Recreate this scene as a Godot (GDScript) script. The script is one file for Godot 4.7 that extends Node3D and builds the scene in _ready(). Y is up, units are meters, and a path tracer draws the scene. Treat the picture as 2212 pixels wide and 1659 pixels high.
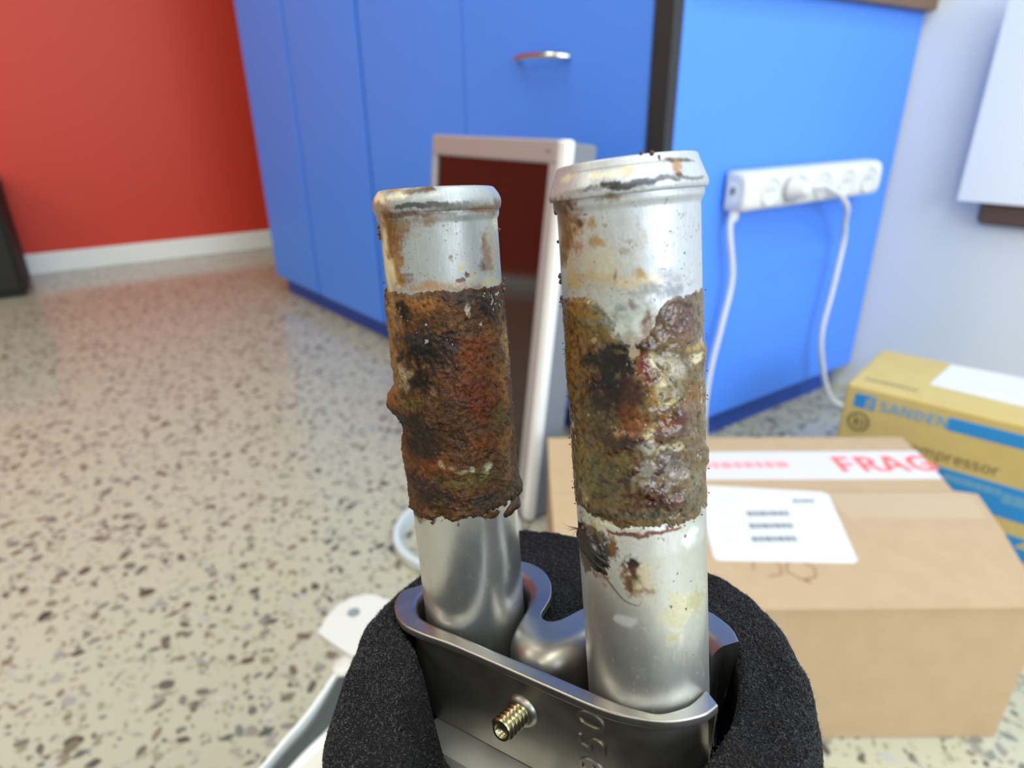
extends Node3D
# A corroded heater core with two hose pipes, seen close up in a workshop office: red wall, blue cabinet, terrazzo floor, parcels.

const MM := 0.001
const DETAIL := 1.0          # mesh density of the close-up pipes
const ROOM_TURN := 33.0       # degrees: the room's red wall runs along this turn
const DOOR_TURN := -50.0      # the blue cabinet's doors and the white wall
const CORNER := Vector3(0.233, 0.0, -1.02)   # near corner of the blue cabinet, on the floor

# stains: angle from the pipe's front (degrees), height (mm), half width, half height (mm), red, green, blue, strength, softness
const LEFT_PIPE_STAINS := [
	[-57.0,68.88,2.88,4.98,150,116,64,0.75,0.60],
	[-56.6,64.30,2.62,3.24,160,128,78,0.70,0.60],
	[61.0,65.45,2.42,4.40,150,140,110,0.60,0.60],
	[-40.5,70.00,3.20,1.53,106,68,18,0.80,0.60],
	[-6.9,70.69,1.51,0.96,106,68,18,0.60,0.60],
	[-44.8,66.87,1.39,3.18,106,68,18,0.80,0.60],
	[-51.7,63.73,1.74,2.15,144,106,58,0.80,0.60],
	[-66.4,65.35,1.82,4.37,222,212,176,0.80,0.60],
	[46.9,64.72,1.05,2.74,106,68,18,0.70,0.60],
	[40.0,63.19,0.66,1.08,76,44,12,0.80,0.60],
	[42.6,67.03,0.58,0.85,106,68,18,0.70,0.60],
	[21.8,62.39,0.53,0.49,76,44,12,1.00,0.30],
	[14.1,61.68,0.65,0.42,76,44,12,0.90,0.30],
	[8.2,65.10,0.35,0.35,106,68,18,0.80,0.60],
	[16.1,63.60,0.66,0.56,168,160,116,0.70,0.60],
	[45.9,71.76,4.05,0.64,106,68,18,0.85,0.60],
	[-41.8,71.70,3.53,0.62,62,40,26,0.85,0.60],
	[-6.8,71.62,3.43,0.41,76,44,12,0.70,0.60],
	[-11.3,72.92,5.19,0.41,26,21,20,0.85,0.30],
	[12.4,72.58,3.49,0.48,82,80,78,0.80,0.60],
	[33.1,72.65,2.48,0.55,134,134,130,0.70,0.60],
	[-62.3,74.55,2.12,0.85,222,212,176,0.90,0.60],
	[-33.8,74.46,1.81,0.48,222,212,176,0.80,0.60],
	[-19.4,74.92,2.51,0.47,76,44,12,0.80,0.60],
	[-5.9,75.07,1.22,0.40,76,44,12,0.90,0.60],
	[-41.1,75.35,1.09,0.34,144,106,58,0.80,0.60],
	[-34.0,62.92,1.19,0.21,82,80,78,0.70,0.60],
	[-12.9,60.94,4.33,0.70,144,106,58,0.80,0.60],
	[-43.3,62.09,2.16,0.71,106,68,18,0.70,0.60],
	[16.3,59.95,2.96,0.64,106,68,18,0.70,0.60],
	[49.5,60.42,2.81,0.59,168,160,116,0.80,0.60],
	[-52.8,69.55,0.94,3.53,106,68,18,0.70,0.60],
	[74.3,72.52,2.45,1.03,106,68,18,0.80,0.60],
	[72.6,69.68,1.72,1.48,222,212,176,0.60,0.60],
	[26.7,61.73,1.27,0.71,168,160,116,0.50,0.60],
	[-66.2,20.82,2.43,0.98,106,68,18,0.90,0.60],
	[-38.4,21.52,0.71,0.71,76,44,12,1.00,0.20],
	[-85.0,17.79,1.12,2.53,168,160,116,0.60,0.60],
	[-10.8,22.08,0.95,0.62,76,44,12,0.90,0.60],
	[25.6,21.10,1.40,0.55,62,40,26,0.90,0.60]]
const LEFT_CRUST_PATCHES := [
	[-20.8,58.25,3.42,1.56,172,118,60,0.92,0.60],
	[-64.0,57.83,2.53,4.44,188,152,104,0.92,0.60],
	[-42.6,57.63,1.38,1.45,26,21,20,0.92,0.60],
	[40.2,56.90,1.91,2.19,48,38,32,0.92,0.60],
	[9.3,58.51,2.52,1.06,66,46,40,0.92,0.60],
	[19.7,57.01,0.46,1.29,196,186,164,1.00,0.30],
	[35.4,58.69,3.55,0.72,82,72,64,0.92,0.60],
	[-38.4,59.66,2.74,0.72,150,120,80,0.92,0.60],
	[-19.7,50.79,3.23,2.75,24,20,19,1.00,0.60],
	[-30.7,53.18,2.11,1.01,62,58,58,0.92,0.60],
	[-2.5,51.30,2.17,1.80,62,42,32,0.92,0.60],
	[-32.7,46.39,2.28,1.63,30,23,20,0.92,0.60],
	[-84.8,49.37,4.16,7.01,186,148,98,0.92,0.60],
	[-55.0,46.75,1.45,2.26,202,180,146,0.92,0.60],
	[-55.1,50.08,0.91,1.50,62,46,48,0.92,0.60],
	[-53.2,52.94,1.11,1.85,128,96,64,0.92,0.60],
	[22.9,49.62,2.79,2.93,128,66,26,0.92,0.60],
	[40.9,45.01,2.00,2.64,152,98,36,0.92,0.60],
	[12.9,44.18,3.41,2.22,112,50,22,0.92,0.60],
	[25.4,41.04,2.91,2.63,122,58,24,0.92,0.60],
	[3.0,47.61,1.46,1.31,96,48,24,0.92,0.60],
	[45.0,38.59,1.42,2.31,112,102,52,0.92,0.60],
	[69.0,49.22,1.73,4.65,188,152,92,0.92,0.60],
	[43.8,52.54,1.85,1.19,150,100,44,0.92,0.60],
	[-59.9,38.90,6.96,1.55,58,42,34,0.92,0.60],
	[-35.9,35.57,3.39,3.43,52,38,28,0.92,0.60],
	[-4.2,36.84,3.01,3.00,84,52,26,0.92,0.60],
	[21.9,34.50,2.88,1.68,124,70,26,0.92,0.60],
	[55.9,33.94,1.97,1.98,174,122,58,0.92,0.60],
	[-11.5,41.67,3.03,1.48,92,60,30,0.92,0.60],
	[-41.9,42.13,2.43,0.90,120,100,52,0.92,0.60],
	[-26.2,31.77,3.41,1.15,134,72,26,0.92,0.60],
	[-46.2,30.05,2.26,1.17,140,76,28,0.92,0.60],
	[-84.9,31.02,3.27,3.27,150,96,54,0.92,0.60],
	[4.8,28.54,5.40,1.54,108,94,48,0.92,0.60],
	[-9.6,26.86,3.13,1.08,120,84,38,0.92,0.60],
	[-31.5,26.21,4.57,1.56,62,50,38,0.92,0.60],
	[24.5,24.38,4.74,1.41,62,56,46,0.92,0.60],
	[60.2,24.10,4.10,2.77,104,92,64,0.92,0.60],
	[-50.0,28.38,3.06,1.57,78,52,52,0.92,0.60],
	[-19.2,31.73,0.57,0.61,196,194,154,0.80,0.60],
	[0.6,30.39,0.92,0.31,180,178,140,0.70,0.70],
	[10.1,30.64,0.54,0.46,204,204,170,0.85,0.60],
	[23.7,30.03,0.76,0.85,208,208,178,0.90,0.60],
	[-10.5,31.21,0.54,0.30,176,174,136,0.60,0.70],
	[-84.4,42.03,3.70,0.79,176,114,62,0.92,0.60],
	[-84.4,40.02,3.72,0.80,72,50,40,0.92,0.60],
	[57.2,43.45,1.14,4.64,170,120,56,0.92,0.60],
	[-25.9,24.26,5.20,0.62,84,60,36,0.92,0.60],
	[-62.1,23.51,3.45,1.13,120,86,48,0.92,0.60],
	[61.2,20.05,2.40,0.99,66,54,36,0.92,0.60],
	[55.0,29.37,1.39,3.20,150,118,74,0.92,0.60]]
const LEFT_CRUST_LUMPS := [
	[-84.3,41.25,3.97,1.91,1.75,0.90],
	[-85.0,57.73,2.54,4.58,0.30,0.70],
	[-84.8,36.26,3.22,1.77,-0.35,0.70],
	[-84.9,31.00,3.27,3.27,0.25,0.70],
	[84.6,22.32,3.95,2.88,0.75,0.70],
	[61.4,20.22,2.76,1.15,0.80,0.70],
	[-19.9,50.50,3.86,2.90,-0.15,0.70],
	[-20.8,58.25,3.42,1.70,0.30,0.70],
	[-60.3,39.38,7.80,1.39,0.35,0.70],
	[-84.9,49.90,3.64,7.01,0.30,0.70],
	[15.1,57.69,3.69,1.43,0.12,0.70],
	[12.9,44.18,3.41,2.96,0.20,0.70],
	[-51.5,28.40,3.17,2.36,0.20,0.70],
	[22.7,30.08,1.17,0.93,0.20,0.70],
	[-11.5,41.67,3.03,1.78,0.25,0.70],
	[57.2,37.72,1.45,3.92,0.20,0.70],
	[-10.8,22.08,0.79,0.62,0.75,0.40],
	[-37.9,22.24,0.80,0.95,0.70,0.40],
	[25.8,21.44,1.23,0.63,0.70,0.40],
	[-65.1,21.53,2.71,1.14,0.50,0.40],
	[10.8,22.47,4.78,0.47,0.30,0.40]]
const RIGHT_PIPE_STAINS := [
	[-32.8,64.39,4.18,4.39,158,148,116,0.45,0.95],
	[-4.9,64.22,3.15,4.56,160,160,152,0.40,0.95],
	[-21.7,61.48,5.64,1.46,150,140,110,0.45,0.90],
	[-61.6,69.11,3.31,3.64,150,112,56,0.75,0.60],
	[-59.1,66.14,2.60,3.04,160,126,72,0.60,0.60],
	[-5.5,42.14,10.35,13.64,140,118,84,0.90,0.15],
	[-3.4,56.76,4.08,3.49,150,154,146,0.90,0.40],
	[-24.5,53.78,2.62,1.79,132,112,66,0.80,0.60],
	[11.5,53.98,1.79,1.75,120,90,70,0.80,0.60],
	[-8.2,58.25,0.82,0.52,104,104,100,0.70,0.60],
	[1.6,58.76,0.58,0.58,90,70,66,0.80,0.60],
	[3.3,56.13,0.52,1.16,176,180,172,0.80,0.60],
	[-10.8,55.32,0.72,0.82,178,180,170,0.70,0.60],
	[10.4,56.63,0.53,0.93,92,52,40,0.90,0.60],
	[-4.4,59.67,2.89,0.81,160,162,158,0.70,0.60],
	[-15.8,56.80,0.61,1.17,120,118,100,0.70,0.60],
	[-56.4,70.95,2.38,1.31,76,44,12,0.92,0.60],
	[-58.5,68.57,1.62,1.81,106,68,18,0.92,0.60],
	[-56.4,66.44,1.75,0.91,106,68,18,0.92,0.60],
	[-67.6,64.96,1.30,1.36,106,68,18,0.92,0.60],
	[-47.5,69.62,1.22,0.59,106,68,18,0.70,0.60],
	[-28.5,68.68,0.92,0.81,152,116,52,0.90,0.60],
	[-24.6,66.35,0.76,0.58,150,116,54,0.80,0.60],
	[-41.3,69.07,0.47,0.59,76,44,12,0.92,0.60],
	[0.2,72.91,3.88,0.44,26,21,20,0.90,0.35],
	[-9.5,73.05,1.41,0.50,26,21,20,0.90,0.30],
	[24.6,73.15,3.05,0.39,72,72,84,0.85,0.35],
	[51.1,72.97,3.17,0.23,84,80,80,0.80,0.60],
	[-35.1,72.93,2.81,0.29,134,134,130,0.70,0.60],
	[-12.3,71.69,1.61,0.50,104,82,38,0.90,0.60],
	[8.7,71.41,3.37,0.28,168,166,160,0.60,0.60],
	[-3.5,75.19,6.08,0.09,120,112,100,0.60,0.40],
	[43.6,75.04,3.09,0.09,96,72,50,0.70,0.40],
	[-1.7,74.48,0.83,0.55,192,170,124,0.70,0.60],
	[38.4,74.48,0.85,1.00,150,108,50,0.90,0.60],
	[34.4,75.35,1.21,0.28,76,44,12,0.90,0.60],
	[47.7,75.19,1.00,0.22,76,44,12,0.90,0.60],
	[24.4,75.58,0.30,0.33,72,16,18,1.00,0.20],
	[38.2,73.41,0.43,0.28,88,60,58,1.00,0.30],
	[-47.1,74.71,1.54,0.47,214,206,178,0.80,0.60],
	[-17.3,74.34,1.76,0.45,236,228,190,0.60,0.60],
	[2.4,66.37,0.68,0.23,134,134,130,0.70,0.60],
	[8.8,66.02,0.57,1.13,168,164,156,0.70,0.60],
	[-9.2,68.21,0.29,2.82,172,174,176,0.60,0.60],
	[6.9,68.03,0.23,1.68,160,160,160,0.60,0.60],
	[-2.9,65.32,0.80,0.45,132,122,100,0.60,0.60],
	[31.5,61.66,2.02,0.81,146,150,158,0.70,0.60],
	[34.5,60.06,1.76,0.81,118,122,132,0.80,0.60],
	[-23.4,62.23,3.17,0.41,168,146,96,0.70,0.60],
	[-11.0,62.18,0.23,1.04,110,84,44,0.90,0.60],
	[1.2,61.40,2.01,0.69,178,162,124,0.70,0.60],
	[7.8,62.12,0.69,0.68,150,118,68,0.80,0.60],
	[-48.4,61.47,1.64,0.73,168,150,100,0.80,0.60],
	[-24.8,63.79,2.56,1.45,178,168,138,0.50,0.60],
	[-54.3,62.57,1.04,1.83,176,152,104,0.70,0.60],
	[12.9,60.35,1.77,0.69,120,116,110,0.70,0.60],
	[20.4,61.67,1.22,0.69,200,190,165,0.60,0.60],
	[45.3,64.29,0.21,0.15,34,26,40,1.00,0.20],
	[32.6,67.15,0.27,0.11,90,90,100,0.90,0.20],
	[-33.8,70.02,0.42,0.12,70,66,64,0.80,0.30],
	[-46.3,25.86,2.49,1.59,78,60,40,0.95,0.30],
	[-37.1,23.13,3.13,2.36,34,28,22,0.97,0.30],
	[-61.9,21.68,2.47,2.19,62,50,38,0.95,0.30],
	[-8.2,27.11,3.06,0.38,84,34,10,0.95,0.40],
	[12.1,27.46,2.31,0.31,92,40,12,0.95,0.40],
	[26.0,27.59,1.40,0.25,104,48,16,0.90,0.40],
	[-1.9,20.41,1.79,2.56,168,144,82,0.60,0.60],
	[-2.4,18.55,2.06,0.58,124,92,44,0.85,0.60],
	[-9.4,22.70,0.84,1.66,26,15,10,1.00,0.50],
	[-10.8,20.33,1.11,1.80,72,42,16,0.95,0.60],
	[-25.2,25.02,0.57,1.61,110,70,26,0.85,0.60],
	[-43.0,19.53,2.01,0.60,92,58,24,0.85,0.60],
	[-33.9,18.52,0.64,0.66,116,80,36,0.80,0.60],
	[-16.9,21.08,0.54,1.94,120,84,40,0.70,0.60],
	[40.7,15.02,3.89,2.30,188,180,144,0.80,0.30],
	[52.6,15.69,1.96,2.32,152,148,106,0.70,0.60],
	[23.5,14.31,1.28,2.73,186,182,150,0.70,0.60],
	[22.8,10.72,0.57,0.92,170,160,112,0.80,0.60],
	[31.1,12.05,0.46,1.97,190,184,150,0.70,0.60],
	[-18.2,13.61,1.80,0.86,158,160,160,0.60,0.60],
	[26.3,19.90,0.14,0.13,76,44,12,1.00,0.20],
	[30.0,20.88,0.15,0.13,76,44,12,1.00,0.20],
	[38.0,14.97,0.21,0.16,62,40,26,1.00,0.20],
	[44.9,7.05,0.19,0.13,76,44,12,1.00,0.20],
	[34.0,6.77,0.12,0.93,132,100,62,0.90,0.30],
	[23.0,16.08,0.21,0.19,76,44,12,0.90,0.30],
	[44.2,18.94,0.23,0.16,62,40,26,1.00,0.20],
	[43.8,25.71,1.78,1.02,210,214,220,0.80,0.60],
	[38.6,26.14,0.24,0.25,62,40,26,0.90,0.30],
	[-20.8,28.32,2.72,0.38,206,204,180,0.80,0.60],
	[-39.4,27.27,1.69,0.33,176,160,100,0.80,0.60],
	[13.4,28.26,2.25,0.38,214,218,220,0.90,0.60]]
const RIGHT_CRUST_PATCHES := [
	[-42.6,57.84,3.29,1.81,154,118,46,0.92,0.60],
	[-53.8,51.47,3.18,4.39,138,102,40,0.92,0.60],
	[-24.3,55.34,2.28,1.19,126,106,56,0.92,0.60],
	[-3.8,57.93,3.02,2.67,152,157,148,0.92,0.60],
	[-5.0,54.89,1.76,1.46,150,154,142,0.92,0.60],
	[41.2,56.83,3.52,2.65,108,84,78,0.92,0.60],
	[44.1,54.08,2.90,1.49,128,98,88,0.92,0.60],
	[-26.6,58.85,1.98,0.94,140,132,104,0.92,0.60],
	[12.6,58.92,1.77,0.81,176,170,156,0.92,0.60],
	[10.4,56.63,0.47,0.93,92,46,34,0.90,0.30],
	[1.6,58.76,0.58,0.46,96,72,66,0.92,0.60],
	[-2.6,53.09,3.53,0.82,52,27,19,0.97,0.60],
	[10.0,53.46,1.48,0.82,72,36,26,0.92,0.60],
	[-21.3,51.37,2.70,1.68,14,11,10,1.00,0.50],
	[-21.1,48.60,2.91,2.71,24,16,14,1.00,0.50],
	[-31.4,45.47,1.80,1.35,26,20,17,0.92,0.60],
	[-13.8,45.24,2.24,2.18,44,21,15,0.97,0.60],
	[7.6,50.80,1.07,2.12,126,52,24,0.92,0.60],
	[-4.1,47.52,1.50,1.49,84,44,38,0.92,0.60],
	[13.6,47.01,1.35,1.19,166,124,52,0.92,0.60],
	[-0.3,42.65,1.69,2.17,138,80,26,0.80,0.60],
	[-6.0,44.41,1.21,1.45,112,56,20,0.92,0.60],
	[-8.9,40.33,3.46,1.46,58,28,16,0.97,0.60],
	[-21.2,41.06,2.64,1.35,76,56,40,0.92,0.60],
	[-29.1,42.31,2.12,1.36,82,72,46,0.92,0.60],
	[-45.4,46.50,1.60,2.50,104,84,48,0.92,0.60],
	[15.6,51.53,0.49,1.29,222,208,172,0.92,0.60],
	[27.7,48.81,1.68,1.79,164,154,112,0.92,0.60],
	[32.5,49.85,2.12,1.07,188,178,162,0.92,0.60],
	[56.9,50.44,1.79,0.61,228,218,182,1.00,0.30],
	[58.8,51.93,1.65,0.61,196,164,112,0.92,0.60],
	[20.1,47.94,0.63,1.78,222,208,170,0.92,0.60],
	[29.7,46.67,1.38,0.72,192,182,164,0.92,0.60],
	[55.7,45.45,1.53,1.73,144,98,44,0.92,0.60],
	[27.8,51.30,1.47,0.71,176,166,140,0.92,0.60],
	[38.9,43.12,1.72,1.22,108,62,66,0.92,0.60],
	[27.7,42.60,0.96,0.54,132,72,62,0.90,0.60],
	[16.3,40.71,1.14,1.09,92,42,26,0.92,0.60],
	[30.8,41.23,1.77,0.85,112,86,86,0.92,0.60],
	[22.2,43.24,0.65,1.21,146,86,32,0.80,0.60],
	[9.5,41.70,1.10,0.85,208,192,142,0.92,0.60],
	[6.9,39.81,1.35,0.85,192,188,172,0.92,0.60],
	[21.3,39.00,1.18,0.73,220,206,166,0.92,0.60],
	[53.1,40.73,1.45,1.87,128,106,78,0.92,0.60],
	[46.2,37.78,1.44,1.87,120,100,76,0.92,0.60],
	[8.4,36.38,2.79,1.53,154,148,138,0.92,0.60],
	[28.0,37.78,1.74,1.53,108,98,98,0.92,0.60],
	[35.9,35.27,1.92,1.12,168,162,152,0.92,0.60],
	[-51.5,34.93,4.18,2.60,128,120,78,0.92,0.60],
	[-27.3,36.38,2.47,1.57,102,94,62,0.92,0.60],
	[-23.4,34.23,2.74,1.38,98,88,62,0.92,0.60],
	[-2.9,36.42,0.62,0.61,70,36,22,0.95,0.30],
	[16.5,36.26,0.45,0.55,72,44,34,0.95,0.30],
	[-8.5,34.73,0.75,1.55,76,56,40,0.92,0.60],
	[7.2,34.36,0.75,0.62,178,170,156,0.92,0.60],
	[-1.2,37.66,0.49,0.98,120,78,40,0.92,0.60],
	[14.8,33.40,1.60,0.86,82,36,26,0.92,0.60],
	[28.9,31.48,2.49,1.00,104,68,62,0.92,0.60],
	[13.3,31.76,1.59,0.87,76,36,28,0.92,0.60],
	[-2.9,32.19,1.12,1.12,86,52,36,0.92,0.60],
	[-37.8,29.89,4.09,0.78,92,82,60,0.92,0.60],
	[7.0,30.16,3.77,0.50,86,84,70,0.92,0.60],
	[50.3,30.86,1.99,1.59,104,96,76,0.92,0.60],
	[-48.4,31.27,0.39,0.92,214,206,170,0.90,0.30],
	[-54.2,31.91,0.68,1.32,176,166,110,0.92,0.60],
	[-24.0,31.30,2.08,0.63,104,92,62,0.92,0.60],
	[51.5,33.51,1.42,1.58,140,132,108,0.92,0.60],
	[-54.7,38.83,1.57,1.94,130,118,74,0.92,0.60],
	[36.3,39.50,1.22,0.61,200,190,160,0.80,0.30],
	[24.6,45.56,1.32,0.48,210,196,150,0.80,0.30]]
const RIGHT_CRUST_LUMPS := [
	[-63.8,49.81,1.74,3.84,0.35,0.70],
	[-65.6,44.08,1.90,1.95,0.20,0.70],
	[-21.1,48.60,2.91,3.62,0.20,0.70],
	[4.9,48.34,1.43,3.56,0.45,0.70],
	[-8.8,40.53,3.39,1.59,0.50,0.70],
	[27.7,48.81,1.68,1.90,0.50,0.70],
	[38.9,43.12,1.88,1.34,0.55,0.70],
	[30.8,41.23,1.77,0.97,0.40,0.70],
	[-42.6,57.84,3.29,1.81,0.50,0.50],
	[41.0,56.07,3.51,2.95,0.15,0.70],
	[28.9,31.48,2.71,1.00,0.50,0.70],
	[14.8,33.40,1.60,0.86,0.45,0.70],
	[-51.5,34.93,3.97,2.60,0.25,0.70],
	[-2.9,36.42,0.55,0.55,0.40,0.40],
	[-37.7,30.03,4.90,0.78,0.30,0.70],
	[75.3,50.73,1.25,1.25,0.40,0.70],
	[69.8,36.16,1.12,1.55,0.60,0.60],
	[-31.3,46.87,1.86,1.84,0.35,0.70],
	[7.6,36.38,2.47,1.53,0.15,0.70],
	[10.0,53.46,1.54,0.82,0.30,0.70],
	[-5.0,57.36,2.92,2.32,-0.10,0.70]]

var rng := RandomNumberGenerator.new()
var taken := {}
var mat := {}


func _ready() -> void:
	rng.seed = 7
	make_camera()
	make_light()
	make_materials()
	make_room()
	make_cabinet()
	make_power_strip()
	make_floor_things()
	make_parcels()
	make_housing()
	make_heater_core()


# ---------------------------------------------------------------- camera, sky, lights

func make_camera() -> void:
	var cam := Camera3D.new()
	cam.name = "camera"
	var lens := CameraAttributesPhysical.new()
	lens.frustum_focal_length = 12.0 / (829.5 / 1380.0)
	lens.frustum_near = 0.02
	lens.frustum_far = 60.0
	lens.frustum_focus_distance = 0.103
	lens.exposure_aperture = 18.5
	cam.attributes = lens
	cam.fov = rad_to_deg(2.0 * atan(829.5 / 1380.0))
	cam.near = 0.02
	cam.far = 60.0
	cam.transform = Transform3D(Basis(Vector3(0.99994, -0.009756, 0.004207), Vector3(0.010624, 0.918208, -0.395955), Vector3(0.0, 0.395977, 0.91826)).orthonormalized(), Vector3(0, 0.62, 0))
	add_child(cam)
	cam.current = true
	var world := WorldEnvironment.new()
	world.name = "world"
	var env := Environment.new()
	env.background_mode = Environment.BG_COLOR
	env.background_color = Color(0.75, 0.8, 0.88)
	env.tonemap_mode = Environment.TONE_MAPPER_LINEAR
	env.tonemap_exposure = 0.94
	env.sdfgi_enabled = true
	env.ssao_enabled = true
	env.ssil_enabled = true
	world.environment = env
	add_child(world)


func make_light() -> void:
	# fluorescent panels in the ceiling; the row to the right has cooler tubes
	var spots := [[-2.6, 1.6, 2.3, 0], [-0.5, 1.3, 1.6, 0], [-2.6, -0.9, 1.6, 0], [-0.6, -0.9, 1.4, 0], [0.85, -0.35, 1.7, 1], [0.8, -2.0, 2.0, 1]]
	var words := ["ceiling light panel near the red wall, farther from the cabinet", "ceiling light panel near the red wall, above the blue cabinet", "ceiling light panel at the far left rear of the room", "ceiling light panel nearly above the heater core", "cool white ceiling light panel beside the white wall", "cool white ceiling light panel at the rear beside the white wall"]
	for i in spots.size():
		var s = spots[i]
		var tint := Color(1.0, 0.985, 0.90) if s[3] == 0 else Color(0.91, 0.97, 1.0)
		var o := thing("ceiling_light", words[i], "light", room_at(s[0], 2.7, s[1]), ROOM_TURN, "ceiling light panels")
		var glow := plain(tint, 0.6)
		glow.emission_enabled = true
		glow.emission = tint
		glow.emission_energy_multiplier = 5.0
		part("frame", box_mesh(Vector3(1.24, 0.05, 0.34), 0.006), plain(Color(0.9, 0.9, 0.9), 0.5), o, Vector3(0, -0.026, 0))
		part("diffuser", box_mesh(Vector3(1.18, 0.016, 0.28), 0.004), glow, o, Vector3(0, -0.056, 0))
		var lamp := AreaLight3D.new()
		lamp.name = "lamp"
		lamp.area_size = Vector2(1.16, 0.26)
		lamp.light_color = tint
		lamp.light_energy = s[2]
		lamp.shadow_enabled = true
		lamp.set("area_range", 14.0)
		lamp.position = Vector3(0, -0.068, 0)
		lamp.rotation_degrees = Vector3(-90, 0, 0)
		o.add_child(lamp)


	# daylight through a window in the wall behind the camera
	var day := plain(rgb(225, 238, 255), 0.3)
	day.emission_enabled = true
	day.emission = rgb(222, 236, 255)
	day.emission_energy_multiplier = 1.6
	var at := room_at(0.3, 1.45, -2.63)
	var pane := structure("window_1", box_mesh(Vector3(2.0, 1.3, 0.012), 0.001), day, at, ROOM_TURN, "daylit window in the wall behind the camera", "window")
	for x in [-1.02, 0.0, 1.02]:
		part("window_frame", box_mesh(Vector3(0.05, 1.4, 0.05), 0.004), plain(Color(0.9, 0.9, 0.9), 0.5), pane, Vector3(x, 0, 0))
	for y in [-0.675, 0.675]:
		part("window_frame", box_mesh(Vector3(2.09, 0.05, 0.05), 0.004), plain(Color(0.9, 0.9, 0.9), 0.5), pane, Vector3(0, y, 0))
	var sun := AreaLight3D.new()
	sun.name = "daylight"
	sun.area_size = Vector2(1.96, 1.26)
	sun.light_color = rgb(234, 243, 252)
	sun.light_energy = 5.0
	sun.shadow_enabled = true
	sun.set("area_range", 14.0)
	sun.position = Vector3(0, 0, -0.03)
	pane.add_child(sun)


# ---------------------------------------------------------------- helpers

func numbered(called: String) -> String:
	taken[called] = taken.get(called, -1) + 1
	return called if taken[called] == 0 else "%s_%03d" % [called, taken[called]]


func thing(called: String, label: String, category: String, at := Vector3.ZERO, turn := 0.0, group := "") -> Node3D:
	var o := Node3D.new()
	o.name = numbered(called)
	o.position = at
	o.rotation_degrees.y = turn
	add_child(o)
	tag(o, label, category, group)
	return o


func tag(o: Node, label: String, category: String, group := "") -> void:
	o.set_meta("label", label)
	o.set_meta("category", category)
	if group:
		o.set_meta("group", group)


func part(called: String, m: Mesh, material: Material, parent: Node, at := Vector3.ZERO, turn := Vector3.ZERO, label := "") -> MeshInstance3D:
	var o := MeshInstance3D.new()
	o.name = called
	o.mesh = m
	o.material_override = material
	o.position = at
	o.rotation_degrees = turn
	parent.add_child(o, true)
	if label:
		o.set_meta("label", label)
	return o


func structure(called: String, m: Mesh, material: Material, at: Vector3, turn: float, label: String, category: String) -> MeshInstance3D:
	var o := part(called, m, material, self, at, Vector3(0, turn, 0), label)
	o.set_meta("kind", "structure")
	o.set_meta("category", category)
	return o


func room_at(u: float, y: float, v: float) -> Vector3:   # u along the red wall, v towards it
	return Vector3(0.8387 * u - 0.5446 * v, y, -0.5446 * u - 0.8387 * v)


func rgb(r: float, g: float, b: float) -> Color:
	return Color(r / 255.0, g / 255.0, b / 255.0)


func plain(c: Color, rough := 0.6, metal := 0.0) -> StandardMaterial3D:
	var m := StandardMaterial3D.new()
	m.albedo_color = c
	m.roughness = rough
	m.metallic = metal
	return m


func noise(kind: int, freq: float, octaves: int, sd: int) -> FastNoiseLite:
	var n := FastNoiseLite.new()
	n.noise_type = kind
	n.frequency = freq
	n.fractal_type = FastNoiseLite.FRACTAL_FBM if octaves > 1 else FastNoiseLite.FRACTAL_NONE
	n.fractal_octaves = octaves
	n.seed = sd
	return n


func noise_picture(freq: float, octaves: int, sd: int, size := 256, normal := 0.0) -> NoiseTexture2D:
	var t := NoiseTexture2D.new()
	t.noise = noise(FastNoiseLite.TYPE_SIMPLEX_SMOOTH, freq, octaves, sd)
	t.width = size
	t.height = size
	t.seamless = true
	if normal > 0.0:
		t.as_normal_map = true
		t.bump_strength = normal
	return t


func ramp(t: NoiseTexture2D, stops: Array) -> NoiseTexture2D:
	var g := Gradient.new()
	var offs := PackedFloat32Array()
	var cols := PackedColorArray()
	for s in stops:
		offs.append(s[0])
		cols.append(s[1])
	g.offsets = offs
	g.colors = cols
	t.color_ramp = g
	return t


func face(st: SurfaceTool, pts: Array, hint: Vector3) -> void:
	var n: Vector3 = (pts[2] - pts[0]).cross(pts[1] - pts[0])
	var flip := n.dot(hint) < 0.0
	n = (-n if flip else n).normalized()
	for k in range(1, pts.size() - 1):
		var tri := [pts[0], pts[k + 1], pts[k]] if flip else [pts[0], pts[k], pts[k + 1]]
		for p in tri:
			st.set_normal(n)
			st.add_vertex(p)


func begin() -> SurfaceTool:
	var st := SurfaceTool.new()
	st.begin(Mesh.PRIMITIVE_TRIANGLES)
	return st


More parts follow.
